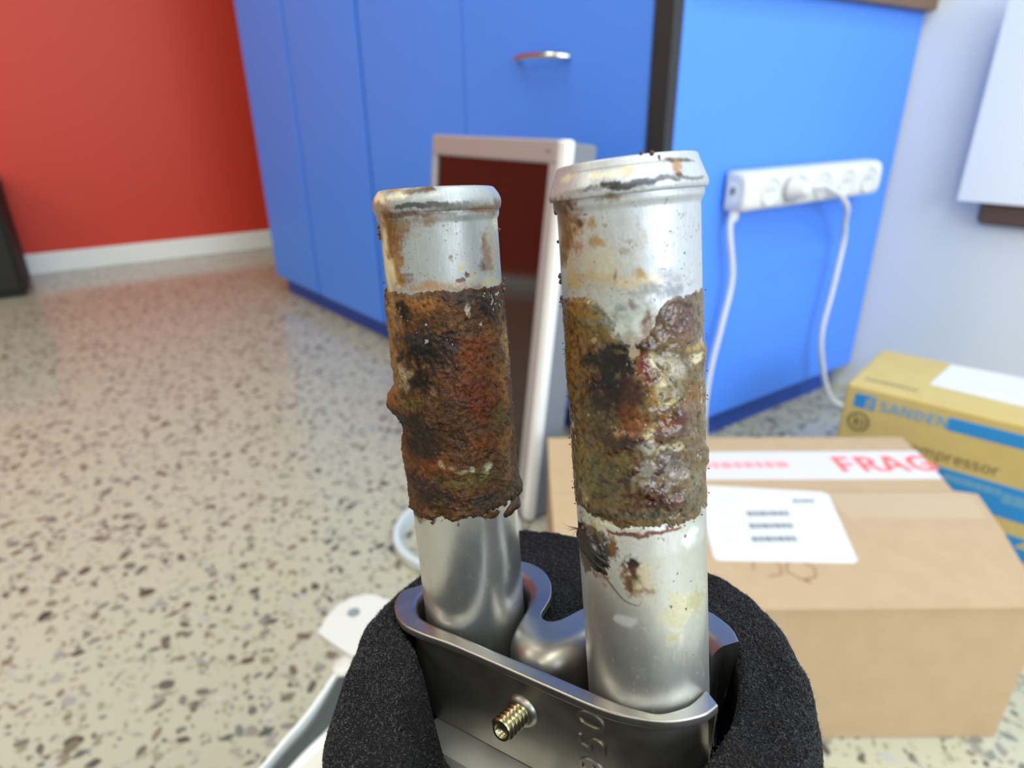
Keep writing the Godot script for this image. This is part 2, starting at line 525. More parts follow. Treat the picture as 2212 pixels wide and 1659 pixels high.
func add_box(st: SurfaceTool, size: Vector3, bevel: float, at := Vector3.ZERO, turn := Basis.IDENTITY) -> void:
	var h := size / 2.0
	bevel = minf(bevel, minf(h.x, minf(h.y, h.z)) * 0.9)
	var corner := func(s: Vector3, full: int) -> Vector3:
		var p := Vector3(s.x * (h.x - bevel), s.y * (h.y - bevel), s.z * (h.z - bevel))
		p[full] = s[full] * h[full]
		return at + turn * p
	for a in 3:
		var b := (a + 1) % 3
		var c := (a + 2) % 3
		for sa in [-1.0, 1.0]:
			var s := Vector3.ZERO
			s[a] = sa
			var pts := []
			for k in [[-1.0, -1.0], [1.0, -1.0], [1.0, 1.0], [-1.0, 1.0]]:
				var q := s
				q[b] = k[0]
				q[c] = k[1]
				pts.append(corner.call(q, a))
			face(st, pts, turn * s)
			for sb in [-1.0, 1.0]:
				var e := s
				e[b] = sb
				var lo := e
				lo[c] = -1.0
				var hi := e
				hi[c] = 1.0
				face(st, [corner.call(lo, a), corner.call(hi, a), corner.call(hi, b), corner.call(lo, b)], turn * e)
	for i in 8:
		var s := Vector3(-1.0 if i & 1 else 1.0, -1.0 if i & 2 else 1.0, -1.0 if i & 4 else 1.0)
		face(st, [corner.call(s, 0), corner.call(s, 1), corner.call(s, 2)], turn * s)


func box_mesh(size: Vector3, bevel := 0.002, at := Vector3.ZERO) -> ArrayMesh:
	var st := begin()
	add_box(st, size, bevel, at)
	return st.commit()


func prism_mesh(poly: PackedVector2Array, y0: float, y1: float) -> ArrayMesh:   # poly in x, z
	var st := begin()
	var mid := Vector2.ZERO
	for p in poly:
		mid += p / poly.size()
	var tris := Geometry2D.triangulate_polygon(poly)
	for k in range(0, tris.size(), 3):
		for y in [y0, y1]:
			var pts := []
			for j in 3:
				var p := poly[tris[k + j]]
				pts.append(Vector3(p.x, y, p.y))
			face(st, pts, Vector3(0, -1 if y == y0 else 1, 0) * signf(y1 - y0))
	var clock := Geometry2D.is_polygon_clockwise(poly)
	for k in poly.size():
		var a := poly[k]
		var b := poly[(k + 1) % poly.size()]
		var n := Vector2(b.y - a.y, a.x - b.x) * (-1.0 if clock else 1.0)
		face(st, [Vector3(a.x, y0, a.y), Vector3(b.x, y0, b.y), Vector3(b.x, y1, b.y), Vector3(a.x, y1, a.y)], Vector3(n.x, 0, n.y))
	return st.commit()


# a smooth surface through rows x cols points; wrap joins the last column to the first; hint tells the outside (zero: away from the middle)
func sheet(rows: int, cols: int, pts: PackedVector3Array, wrap := true, hint := Vector3.ZERO, tints := PackedColorArray(), uvs := PackedVector2Array(), caps := false) -> ArrayMesh:
	var normals := PackedVector3Array()
	normals.resize(pts.size())
	var mid := Vector3.ZERO
	var step := maxi(1, pts.size() / 500)
	var seen := 0
	for k in range(0, pts.size(), step):
		mid += pts[k]
		seen += 1
	mid /= float(seen)
	var score := 0.0
	for r in rows:
		var up := (r + 1 if r < rows - 1 else r) * cols
		var dn := (r - 1 if r > 0 else r) * cols
		var at := r * cols
		for c in cols:
			var right := (c + 1) % cols if wrap else mini(c + 1, cols - 1)
			var left := (c + cols - 1) % cols if wrap else maxi(c - 1, 0)
			var n := (pts[up + c] - pts[dn + c]).cross(pts[at + right] - pts[at + left])
			normals[at + c] = n.normalized() if n.length_squared() > 1e-24 else Vector3.ZERO
	for k in range(0, pts.size(), step):
		var a0 := pts[(k / cols) * cols]
		var a1 := pts[(k / cols) * cols + cols / 2]
		var away := pts[k] - ((a0 + a1) * 0.5 if wrap else mid)
		score += normals[k].dot(hint if hint != Vector3.ZERO else away.normalized())
	var flip := score < 0.0
	if flip:
		for k in normals.size():
			normals[k] = -normals[k]
	for k in pts.size():
		if normals[k] == Vector3.ZERO:
			normals[k] = Vector3.UP
	var index := PackedInt32Array()
	var wide := cols if wrap else cols - 1
	index.resize((rows - 1) * wide * 6)
	var w := 0
	for r in rows - 1:
		for c in wide:
			var a := r * cols + c
			var b := r * cols + (c + 1) % cols
			var d := a + cols
			var e := b + cols
			if flip:
				index[w] = a; index[w + 1] = d; index[w + 2] = b
				index[w + 3] = b; index[w + 4] = d; index[w + 5] = e
			else:
				index[w] = a; index[w + 1] = b; index[w + 2] = d
				index[w + 3] = b; index[w + 4] = e; index[w + 5] = d
			w += 6
	if caps:
		for r in [0, rows - 1]:
			var back: bool = (r == 0) != flip
			for c in range(1, cols - 1):
				var a: int = r * cols
				index.append_array([a, a + c, a + c + 1] if back else [a, a + c + 1, a + c])
	var arrays := []
	arrays.resize(Mesh.ARRAY_MAX)
	arrays[Mesh.ARRAY_VERTEX] = pts
	arrays[Mesh.ARRAY_NORMAL] = normals
	if tints.size():
		arrays[Mesh.ARRAY_COLOR] = tints
	if uvs.size():
		arrays[Mesh.ARRAY_TEX_UV] = uvs
	arrays[Mesh.ARRAY_INDEX] = index
	var m := ArrayMesh.new()
	m.add_surface_from_arrays(Mesh.PRIMITIVE_TRIANGLES, arrays)
	return m


func lathe(profile: Array, sides := 32) -> ArrayMesh:   # profile of Vector2(radius, y)
	var pts := PackedVector3Array()
	for p in profile:
		for k in sides:
			var a := TAU * k / sides
			pts.append(Vector3(p.x * cos(a), p.y, p.x * sin(a)))
	return sheet(profile.size(), sides, pts)


func smooth_path(ctrl: Array, per := 10) -> PackedVector3Array:
	var out := PackedVector3Array()
	for k in ctrl.size() - 1:
		var p0: Vector3 = ctrl[maxi(k - 1, 0)]
		var p1: Vector3 = ctrl[k]
		var p2: Vector3 = ctrl[k + 1]
		var p3: Vector3 = ctrl[mini(k + 2, ctrl.size() - 1)]
		for j in per:
			out.append(p1.cubic_interpolate(p2, p0, p3, float(j) / per))
	out.append(ctrl[-1])
	return out


func cord_mesh(path: PackedVector3Array, radius: float, sides := 12, taper := false) -> ArrayMesh:
	var pts := PackedVector3Array()
	var n := path.size()
	var ref := Vector3.ZERO
	var rows := 0
	for k in n:
		var t := (path[mini(k + 1, n - 1)] - path[maxi(k - 1, 0)]).normalized()
		if ref == Vector3.ZERO:
			ref = t.cross(Vector3(0.31, 0.77, 0.55)).normalized()
		ref = (ref - t * ref.dot(t)).normalized()
		var side := t.cross(ref)
		var radii := [radius * (1.0 - 0.85 * k / (n - 1) if taper else 1.0)]
		if k == 0:
			radii = [0.0, radius * 0.7, radius]
		elif k == n - 1:
			radii = [radii[0], radii[0] * 0.7, 0.0]
		for q in radii:
			rows += 1
			for j in sides:
				var a := TAU * j / sides
				pts.append(path[k] + (ref * cos(a) + side * sin(a)) * q)
	return sheet(rows, sides, pts)


func text_mesh(words: String, high: float, deep: float, bold := true) -> TextMesh:
	var t := TextMesh.new()
	var f := SystemFont.new()
	f.font_names = PackedStringArray(["Droid Sans"])
	f.font_weight = 700 if bold else 400
	t.font = f
	t.text = words
	t.font_size = 64
	t.pixel_size = high / (64.0 * 0.714)    # high is the height of a capital
	t.depth = deep
	t.curve_step = 1.0
	return t


func smudge(widths: Array, high: float, gap := 0.0012) -> ArrayMesh:   # small print too blurred to read: a row of short strokes
	var st := begin()
	var x := 0.0
	for w in widths:
		add_box(st, Vector3(w, high, 0.0003), 0.0001, Vector3(x + w / 2, 0, 0))
		x += w + gap
	return st.commit()


# ---------------------------------------------------------------- materials

func make_materials() -> void:
	mat.red = plain(rgb(210, 56, 32), 0.5)
	mat.white_wall = plain(rgb(226, 230, 232), 0.6)
	mat.ceiling = plain(rgb(232, 232, 228), 0.8)
	mat.white_paint = plain(rgb(244, 246, 244), 0.35)
	mat.blue = plain(rgb(78, 143, 255), 0.42)
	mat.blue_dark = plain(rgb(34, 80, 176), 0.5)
	mat.black = plain(rgb(38, 42, 46), 0.5)
	mat.wood = plain(rgb(128, 98, 76), 0.5)
	mat.wood.albedo_texture = ramp(noise_picture(0.02, 4, 5), [[0.0, rgb(205, 195, 185)], [1.0, Color.WHITE]])
	mat.wood.uv1_triplanar = true
	mat.wood.uv1_scale = Vector3(2, 12, 2)
	mat.chrome = plain(rgb(214, 210, 200), 0.16, 1.0)
	mat.white_plastic = plain(rgb(226, 226, 222), 0.35)
	mat.cord = plain(rgb(222, 222, 222), 0.45)
	mat.grey_plastic = plain(rgb(120, 124, 134), 0.5)
	mat.silver = plain(rgb(176, 174, 176), 0.35, 0.35)
	mat.bright_trim = plain(rgb(240, 240, 242), 0.4, 0.1)
	mat.gloss_black = plain(rgb(26, 20, 16), 0.07)
	mat.gloss_black.metallic_specular = 0.85
	mat.dark_cabinet = plain(rgb(32, 30, 25), 0.75)
	mat.paper = plain(rgb(236, 239, 242), 0.75)
	mat.label = plain(rgb(218, 219, 220), 0.5)
	mat.kraft = cardboard(rgb(186, 160, 126))
	mat.kraft_side = mat.kraft
	mat.yellow_card = cardboard(rgb(198, 176, 112))
	mat.tape = plain(rgb(216, 212, 216), 0.35)
	mat.clear_tape = plain(rgb(190, 166, 134), 0.25)
	mat.print_red = plain(rgb(236, 112, 104), 0.5)
	mat.print_red_soft = plain(rgb(238, 160, 156), 0.5)
	mat.print_blue = plain(rgb(32, 132, 200), 0.55)
	mat.print_blue_soft = plain(rgb(96, 152, 190), 0.55)
	mat.print_dark = plain(rgb(92, 82, 50), 0.6)
	mat.print_olive = plain(rgb(134, 126, 84), 0.6)
	mat.print_brown = plain(rgb(150, 118, 84), 0.6)
	mat.print_grey = plain(rgb(126, 132, 134), 0.6)
	mat.print_pale = plain(rgb(208, 214, 220), 0.6)
	mat.beige_plastic = plain(rgb(206, 200, 184), 0.45)
	mat.rubber = plain(rgb(66, 74, 71), 0.3)
	mat.shaded_white = plain(rgb(226, 226, 222), 0.4)
	mat.tab = plain(rgb(206, 203, 196), 0.45)
	mat.ring = plain(rgb(206, 218, 226), 0.35)
	mat.terrazzo = plain(Color.WHITE, 0.15)
	mat.terrazzo.albedo_texture = terrazzo()
	mat.terrazzo.uv1_triplanar = true
	mat.terrazzo.uv1_scale = Vector3.ONE / 1.05
	mat.foam = plain(rgb(30, 28, 28), 0.8)
	mat.foam.albedo_texture = ramp(noise_picture(0.11, 4, 31, 512), [[0.0, rgb(90, 90, 94)], [0.5, rgb(150, 148, 150)], [0.68, rgb(205, 205, 210)], [0.78, Color.WHITE]])
	mat.foam.uv1_triplanar = true
	mat.foam.uv1_scale = Vector3.ONE * 26.0
	mat.foam.normal_enabled = true
	mat.foam.normal_texture = noise_picture(0.13, 4, 32, 512, 22.0)
	mat.foam.normal_scale = 1.6
	mat.foam.rim_enabled = true
	mat.foam.rim = 0.12
	mat.foam.metallic_specular = 0.35
	mat.steel = plain(rgb(158, 155, 149), 0.3, 0.95)
	mat.steel.roughness_texture = ramp(noise_picture(0.02, 4, 41), [[0.0, Color(0.75, 0.75, 0.75)], [1.0, Color(1, 1, 1)]])
	mat.steel.uv1_triplanar = true
	mat.steel.uv1_scale = Vector3.ONE * 40.0
	mat.steel.roughness = 0.42
	mat.steel.normal_enabled = true
	mat.steel.normal_texture = noise_picture(0.06, 3, 42, 256, 2.0)
	mat.steel.normal_scale = 0.08
	mat.engraved = plain(rgb(176, 172, 165), 0.35, 0.95)
	mat.zinc = plain(rgb(158, 152, 122), 0.26, 0.95)
	mat.aluminium = plain(rgb(214, 214, 208), 0.42, 0.85)
	mat.fibre = plain(rgb(60, 46, 30), 0.6)
	mat.crumb = plain(rgb(112, 68, 34), 0.55)
	mat.crumb_dark = plain(rgb(70, 32, 24), 0.4)


func cardboard(c: Color) -> StandardMaterial3D:
	var m := plain(c, 0.8)
	m.albedo_texture = ramp(noise_picture(0.02, 5, 51), [[0.0, rgb(247, 245, 243)], [1.0, Color.WHITE]])
	m.uv1_triplanar = true
	m.uv1_scale = Vector3(5, 5, 5)
	return m


func terrazzo() -> ImageTexture:
	var size := 2048
	var data := PackedByteArray()
	data.resize(size * size * 3)
	var base := [186, 183, 163]
	for k in size * size:
		data[k * 3] = base[0]
		data[k * 3 + 1] = base[1]
		data[k * 3 + 2] = base[2]
	var r := RandomNumberGenerator.new()
	r.seed = 11
	var tones := [Vector3(92, 88, 80), Vector3(120, 116, 106), Vector3(104, 92, 78), Vector3(96, 102, 94), Vector3(140, 138, 130), Vector3(80, 74, 70), Vector3(126, 118, 100), Vector3(150, 150, 146)]
	for pass_no in 3:
		var count: int = [4200, 4200, 1500][pass_no]
		for i in count:
			var a: float
			var tone: Vector3
			if pass_no == 0:      # pale small chips
				a = r.randf_range(4, 13)
				tone = Vector3(160, 157, 138) + Vector3.ONE * r.randf_range(-18, 22)
			elif pass_no == 1:    # small dark chips
				a = r.randf_range(3.0, 8.5)
				tone = tones[r.randi() % 8] + Vector3.ONE * r.randf_range(0, 50)
			else:                 # large chips
				a = r.randf_range(8, 19)
				tone = tones[r.randi() % 8] + Vector3.ONE * r.randf_range(-12, 34)
			var b := a * r.randf_range(0.35, 0.85)
			var p := r.randf_range(1.15, 2.6)
			var turn := r.randf() * TAU
			var ct := cos(turn)
			var sn := sin(turn)
			var cx := r.randi() % size
			var cy := r.randi() % size
			var skew := r.randf_range(-0.4, 0.4)
			var reach := int(a * 1.25) + 1
			for dy in range(-reach, reach + 1):
				for dx in range(-reach, reach + 1):
					var x := (dx * ct + dy * sn) / a
					var y := (dy * ct - dx * sn) / b + skew * x
					if absf(x) > 1.1 or absf(y) > 1.1:
						continue
					var d := pow(absf(x), p) + pow(absf(y), p)
					if d < 1.0:
						var at := (((cy + dy) & 2047) * size + ((cx + dx) & 2047)) * 3
						data[at] = int(clampf(tone.x, 0, 255))
						data[at + 1] = int(clampf(tone.y, 0, 255))
						data[at + 2] = int(clampf(tone.z, 0, 255))
	return ImageTexture.create_from_image(Image.create_from_data(size, size, false, Image.FORMAT_RGB8, data))


# ---------------------------------------------------------------- the room

func make_room() -> void:
	structure("floor", box_mesh(Vector3(8.6, 0.1, 7.4), 0.0), mat.terrazzo, room_at(-0.9, -0.05, 0.4), ROOM_TURN, "polished cream terrazzo floor with grey and brown stone chips", "floor")
	structure("ceiling", box_mesh(Vector3(8.6, 0.1, 7.4), 0.0), mat.ceiling, room_at(-0.9, 2.75, 0.4), ROOM_TURN, "plain white ceiling over the room", "ceiling")
	structure("wall_back", box_mesh(Vector3(8.6, 2.7, 0.12), 0.0), mat.red, room_at(-0.9, 1.35, 3.38), ROOM_TURN, "red painted wall behind the cabinet, above the white baseboard", "wall")
	structure("wall_left", box_mesh(Vector3(0.12, 2.7, 7.4), 0.0), mat.white_wall, room_at(-4.5, 1.35, 0.4), ROOM_TURN, "white wall at the far left, out of the photo", "wall")
	structure("wall_front", box_mesh(Vector3(8.6, 2.7, 0.12), 0.0), mat.white_wall, room_at(-0.9, 1.35, -2.7), ROOM_TURN, "white wall behind the camera", "wall")
	structure("baseboard_back", box_mesh(Vector3(6.0, 0.085, 0.016), 0.003), mat.white_paint, room_at(-1.5, 0.0425, 3.312), ROOM_TURN, "white baseboard along the foot of the red wall", "baseboard")
	# the white wall at the right runs along the back of the blue cabinet
	structure("wall_right", box_mesh(Vector3(6.4, 2.7, 0.1), 0.0), mat.white_wall, cab(0.4, 1.35, -0.737), DOOR_TURN, "white wall at the right, beside the blue cabinet", "wall")


func cab(x: float, y: float, z: float) -> Vector3:   # cabinet axes: x along the doors towards the camera side, z out of the doors
	return CORNER + Vector3(0.6428 * x - 0.766 * z, y, 0.766 * x + 0.6428 * z)


func make_cabinet() -> void:
	var o := thing("cabinet", "long bright blue cabinet with tall flush doors and a black corner post", "cabinet", CORNER, DOOR_TURN)
	var foot := PackedVector2Array([Vector2(0, -0.02), Vector2(0.07, -0.68), Vector2(-1.711, -0.68), Vector2(-1.711, -0.06), Vector2(-0.04, -0.06), Vector2(-0.04, -0.02)])
	part("body", prism_mesh(foot, 0.06, 1.9), mat.blue, o)
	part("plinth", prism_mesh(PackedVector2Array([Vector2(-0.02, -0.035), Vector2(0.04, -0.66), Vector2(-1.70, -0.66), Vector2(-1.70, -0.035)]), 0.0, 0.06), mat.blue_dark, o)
	part("top_board", prism_mesh(PackedVector2Array([Vector2(0.01, 0.01), Vector2(0.085, -0.685), Vector2(-1.72, -0.685), Vector2(-1.72, 0.01)]), 1.9, 1.93), mat.blue, o)
	part("shelf_edge", prism_mesh(PackedVector2Array([Vector2(0.002, -0.03), Vector2(0.022, -0.032), Vector2(0.09, -0.679), Vector2(0.068, -0.679)]), 0.782, 0.83), mat.wood, o, Vector3.ZERO, Vector3.ZERO, "brown board across the end panel")
	part("corner_post", box_mesh(Vector3(0.036, 1.835, 0.022), 0.001), mat.black, o, Vector3(-0.018, 0.98, -0.009), Vector3.ZERO, "black corner post")
	var cuts := [-0.037, -0.502, -0.92, -1.343, -1.711]
	for k in 4:
		var x0: float = cuts[k]
		var x1: float = cuts[k + 1]
		var g0 := 0.001 if k == 0 else 0.002 if k == 1 else 0.0075
		var g1: float = 0.002 if k == 0 else 0.0075
		var d := part("door", box_mesh(Vector3(x0 - x1 - g0 - g1, 1.83, 0.019), 0.0012), mat.blue, o, Vector3((x0 - g0 + x1 + g1) / 2, 0.98, -0.0095))
		if k == 0:
			var path := []
			for j in 13:
				var t := -1.0 + j / 6.0
				path.append(Vector3(0.062 * t, -0.004 * t * t, 0.0095 + 0.028 * sqrt(maxf(0.0, 1.0 - pow(absf(t), 3.2)))))
			part("handle", cord_mesh(smooth_path(path, 4), 0.0052, 12), mat.chrome, d, Vector3(0.0, -0.2785, 0.0), Vector3.ZERO, "chrome bow handle")


func make_power_strip() -> void:
	# fixed to the cabinet's end panel
	var turn := 34.0
	var o := thing("power_strip", "white power strip fixed to the blue cabinet's end panel, with round sockets and a lead", "power strip", end_at(0.3525, 0.49, 0.0), turn)
	var st := begin()
	part("housing", rounded_bar(0.415, 0.066, 0.045, 0.018), mat.white_plastic, o, Vector3(0, 0, 0.002))
	for k in 5:
		var x := -0.145 + 0.075 * k
		part("socket", lathe([Vector2(0.0, 0.0), Vector2(0.0215, 0.0), Vector2(0.0215, 0.0018), Vector2(0.0245, 0.0018), Vector2(0.0245, -0.002)], 28), mat.label, o, Vector3(x, 0, 0.0475), Vector3(90, 0, 0))
		for s in [-1, 1]:
			var pin := begin()
			add_box(pin, Vector3(0.0022, 0.008, 0.001), 0.0003, Vector3(s * 0.0065, 0.002, 0), Basis(Vector3(0, 0, 1), s * 0.5))
			part("pin_slot", pin.commit(), mat.print_grey, o, Vector3(x, 0, 0.0478))
	part("screw_hole", lathe([Vector2(0, 0), Vector2(0.004, 0), Vector2(0.0045, 0.001), Vector2(0.0045, -0.001)], 16), mat.print_grey, o, Vector3(-0.2085, 0.004, 0.022), Vector3(0, 0, 90))
	var lead := smooth_path([Vector3(-0.196, -0.026, 0.02), Vector3(-0.203, -0.06, 0.02), Vector3(-0.18, -0.147, 0.02), Vector3(-0.192, -0.229, 0.02), Vector3(-0.208, -0.315, 0.02), Vector3(-0.216, -0.40, 0.025), Vector3(-0.20, -0.47, 0.03), Vector3(-0.15, -0.486, 0.04)], 8)
	part("lead", cord_mesh(lead, 0.0052), mat.cord, o)
	part("lead_gland", lathe([Vector2(0, 0.008), Vector2(0.007, 0.007), Vector2(0.0085, -0.012), Vector2(0.006, -0.02), Vector2(0, -0.02)], 16), mat.white_plastic, o, Vector3(-0.197, -0.028, 0.02))
	# the plug in its second socket
	var p := thing("plug", "white plug and cord hanging from the power strip's second socket", "plug", end_at(0.262, 0.49, 0.05), turn)
	part("plug_body", lathe([Vector2(0, 0.034), Vector2(0.008, 0.033), Vector2(0.013, 0.026), Vector2(0.0165, 0.012), Vector2(0.0215, 0.008), Vector2(0.0215, 0.0), Vector2(0, 0)], 28), mat.cord, p, Vector3.ZERO, Vector3(90, 0, 0))
	var path := smooth_path([Vector3(0.004, 0.006, 0.03), Vector3(0.03, 0.006, 0.034), Vector3(0.075, -0.003, 0.022), Vector3(0.14, -0.022, 0.010), Vector3(0.178, -0.047, 0.004), Vector3(0.206, -0.078, -0.01), Vector3(0.232, -0.117, -0.02), Vector3(0.227, -0.21, -0.02), Vector3(0.217, -0.307, -0.02), Vector3(0.235, -0.38, -0.015), Vector3(0.262, -0.455, 0.0), Vector3(0.30, -0.486, 0.02)], 8)
	part("cord", cord_mesh(path, 0.0055), mat.cord, p)


func end_at(s: float, y: float, out: float) -> Vector3:
	return CORNER + Vector3(0.829 * s + 0.559 * out, y, -0.559 * s + 0.829 * out)


func rounded_bar(length: float, high: float, deep: float, r: float) -> ArrayMesh:
	# a bar with a domed section, its ends rounded; back at z = 0
	var section := []
	for k in 25:
		var a := PI * k / 24.0
		section.append(Vector2(signf(cos(a)) * pow(absf(cos(a)), 0.45) * high / 2, pow(sin(a), 0.45) * deep))
	section.append(Vector2(-high / 2 * 0.5, 0.0))
	section.append(Vector2(high / 2 * 0.5, 0.0))
	var pts := PackedVector3Array()
	var rows := 0
	for k in 23:
		var x: float
		var s := 1.0
		if k <= 9:
			var a := PI / 2 * k / 9.0
			x = -length / 2 + r * pow(sin(a), 2.0) * 0.5
			s = 0.0 if k == 0 else 0.62 + 0.38 * sqrt(1.0 - pow(1.0 - float(k - 1) / 8.0, 2.0))
		elif k >= 13:
			var j := 22 - k
			var a := PI / 2 * j / 9.0
			x = length / 2 - r * pow(sin(a), 2.0) * 0.5
			s = 0.0 if j == 0 else 0.62 + 0.38 * sqrt(1.0 - pow(1.0 - float(j - 1) / 8.0, 2.0))
		else:
			x = lerpf(-length / 2 + r, length / 2 - r, (k - 10) / 2.0)
		rows += 1
		for q in section:
			pts.append(Vector3(x, q.x * s, deep * 0.4 + (q.y - deep * 0.4) * s))
	return sheet(rows, section.size(), pts)


# ---------------------------------------------------------------- things on the floor

func make_floor_things() -> void:
	# dark cabinet by the red wall, at the left border
	var o := thing("dark_cabinet", "low dark brown cabinet against the red wall at the left border", "cabinet", room_at(-0.505, 0, 3.1), ROOM_TURN)
	part("body", box_mesh(Vector3(0.52, 0.38, 0.38), 0.004), mat.dark_cabinet, o, Vector3(0, 0.195, 0))
	part("top_board", box_mesh(Vector3(0.53, 0.022, 0.39), 0.004), mat.grey_plastic, o, Vector3(0, 0.397, 0))
	part("door", box_mesh(Vector3(0.5, 0.34, 0.014), 0.003), mat.dark_cabinet, o, Vector3(0, 0.2, 0.196))

	# the silver framed glossy panel that leans back a little in front of the doors
	var p := thing("framed_panel", "silver framed upright panel with a dark glossy front, tilted back before the blue doors", "panel", Vector3(0.029, 0.004, -0.865), DOOR_TURN)
	p.rotation_degrees = Vector3(-7.0, DOOR_TURN, 0)
	var w := 0.322
	var h := 0.581
	part("casing", box_mesh(Vector3(w - 0.006, h - 0.006, 0.05), 0.003), mat.grey_plastic, p, Vector3(-w / 2 + 0.003, h / 2, -0.028), Vector3.ZERO, "grey casing")
	part("glass", box_mesh(Vector3(w - 0.03, h - 0.04, 0.004), 0.0008), mat.gloss_black, p, Vector3(-w / 2, h / 2, 0.0), Vector3.ZERO, "dark glossy glass")
	part("frame_bar", box_mesh(Vector3(w - 0.016, 0.032, 0.012), 0.003), mat.silver, p, Vector3(-w / 2 - 0.008, h - 0.016, 0.002), Vector3.ZERO, "silver top bar")
	part("frame_bar", box_mesh(Vector3(w - 0.016, 0.03, 0.012), 0.003), mat.silver, p, Vector3(-w / 2 - 0.008, 0.015, 0.002))
	part("frame_bar", box_mesh(Vector3(0.013, h - 0.06, 0.012), 0.003), mat.silver, p, Vector3(-w + 0.0065, h / 2, 0.002))
	part("frame_bar", box_mesh(Vector3(0.016, h - 0.06, 0.012), 0.003), mat.silver, p, Vector3(-0.026, h / 2, 0.002))
	part("edge_trim", box_mesh(Vector3(0.019, h, 0.018), 0.004), mat.bright_trim, p, Vector3(-0.008, h / 2, 0.0), Vector3.ZERO, "bright white edge trim")
	part("maker_mark", box_mesh(Vector3(0.012, 0.004, 0.0006), 0.0001), mat.print_grey, p, Vector3(-0.035, h - 0.016, 0.0084))
	for x in [-0.04, -0.28]:
		part("foot", box_mesh(Vector3(0.03, 0.022, 0.05), 0.004), mat.black, p, Vector3(x, -0.001, -0.032), Vector3(7, 0, 0))

	# a white plastic ring on the floor, behind the left pipe
	var pts := PackedVector3Array()
	var prof := [Vector2(0.096, 0.0), Vector2(0.1, 0.004), Vector2(0.1, 0.018), Vector2(0.098, 0.02), Vector2(0.091, 0.02), Vector2(0.089, 0.018), Vector2(0.086, 0.004), Vector2(0.084, 0.0)]
	var n := 72
	for q in prof:
		for k in n:
			var a := TAU * k / n
			pts.append(Vector3(q.x * cos(a), q.y, q.x * sin(a)))
	tag(part("plastic_ring", sheet(prof.size(), n, pts), mat.ring, self, Vector3(-0.088, 0.0, -0.83)), "pale bluish plastic ring lying on the floor behind the left pipe", "ring")

	# paper hanging at the right on the white wall, on a brown holder
	var b := thing("paper_holder", "dark brown holder on the white wall, showing under the hanging sheets", "holder", cab(0.072 + 0.345, 0.6, -0.687), DOOR_TURN)
	part("board", box_mesh(Vector3(0.34, 0.388, 0.024), 0.008), plain(rgb(92, 70, 60), 0.4), b, Vector3(0, 0.0, 0.014))
	var s := thing("paper_sheet", "white printed sheets hanging on the white wall above the brown holder", "paper", cab(0.072 + 0.32, 0.62, -0.65), DOOR_TURN)
	part("sheet", box_mesh(Vector3(0.36, 0.345, 0.003), 0.0005), mat.paper, s)
	part("sheet", box_mesh(Vector3(0.352, 0.335, 0.002), 0.0005), mat.paper, s, Vector3(0.006, 0.004, -0.004))
	for k in 5:
		part("print_line", box_mesh(Vector3(0.24 - 0.03 * (k % 2), 0.006, 0.0004), 0.0001), mat.print_pale, s, Vector3(0.03, 0.1 - 0.05 * k, 0.0017))


# ---------------------------------------------------------------- parcels

func make_parcels() -> void:
	make_kraft_box()
	make_yellow_box()


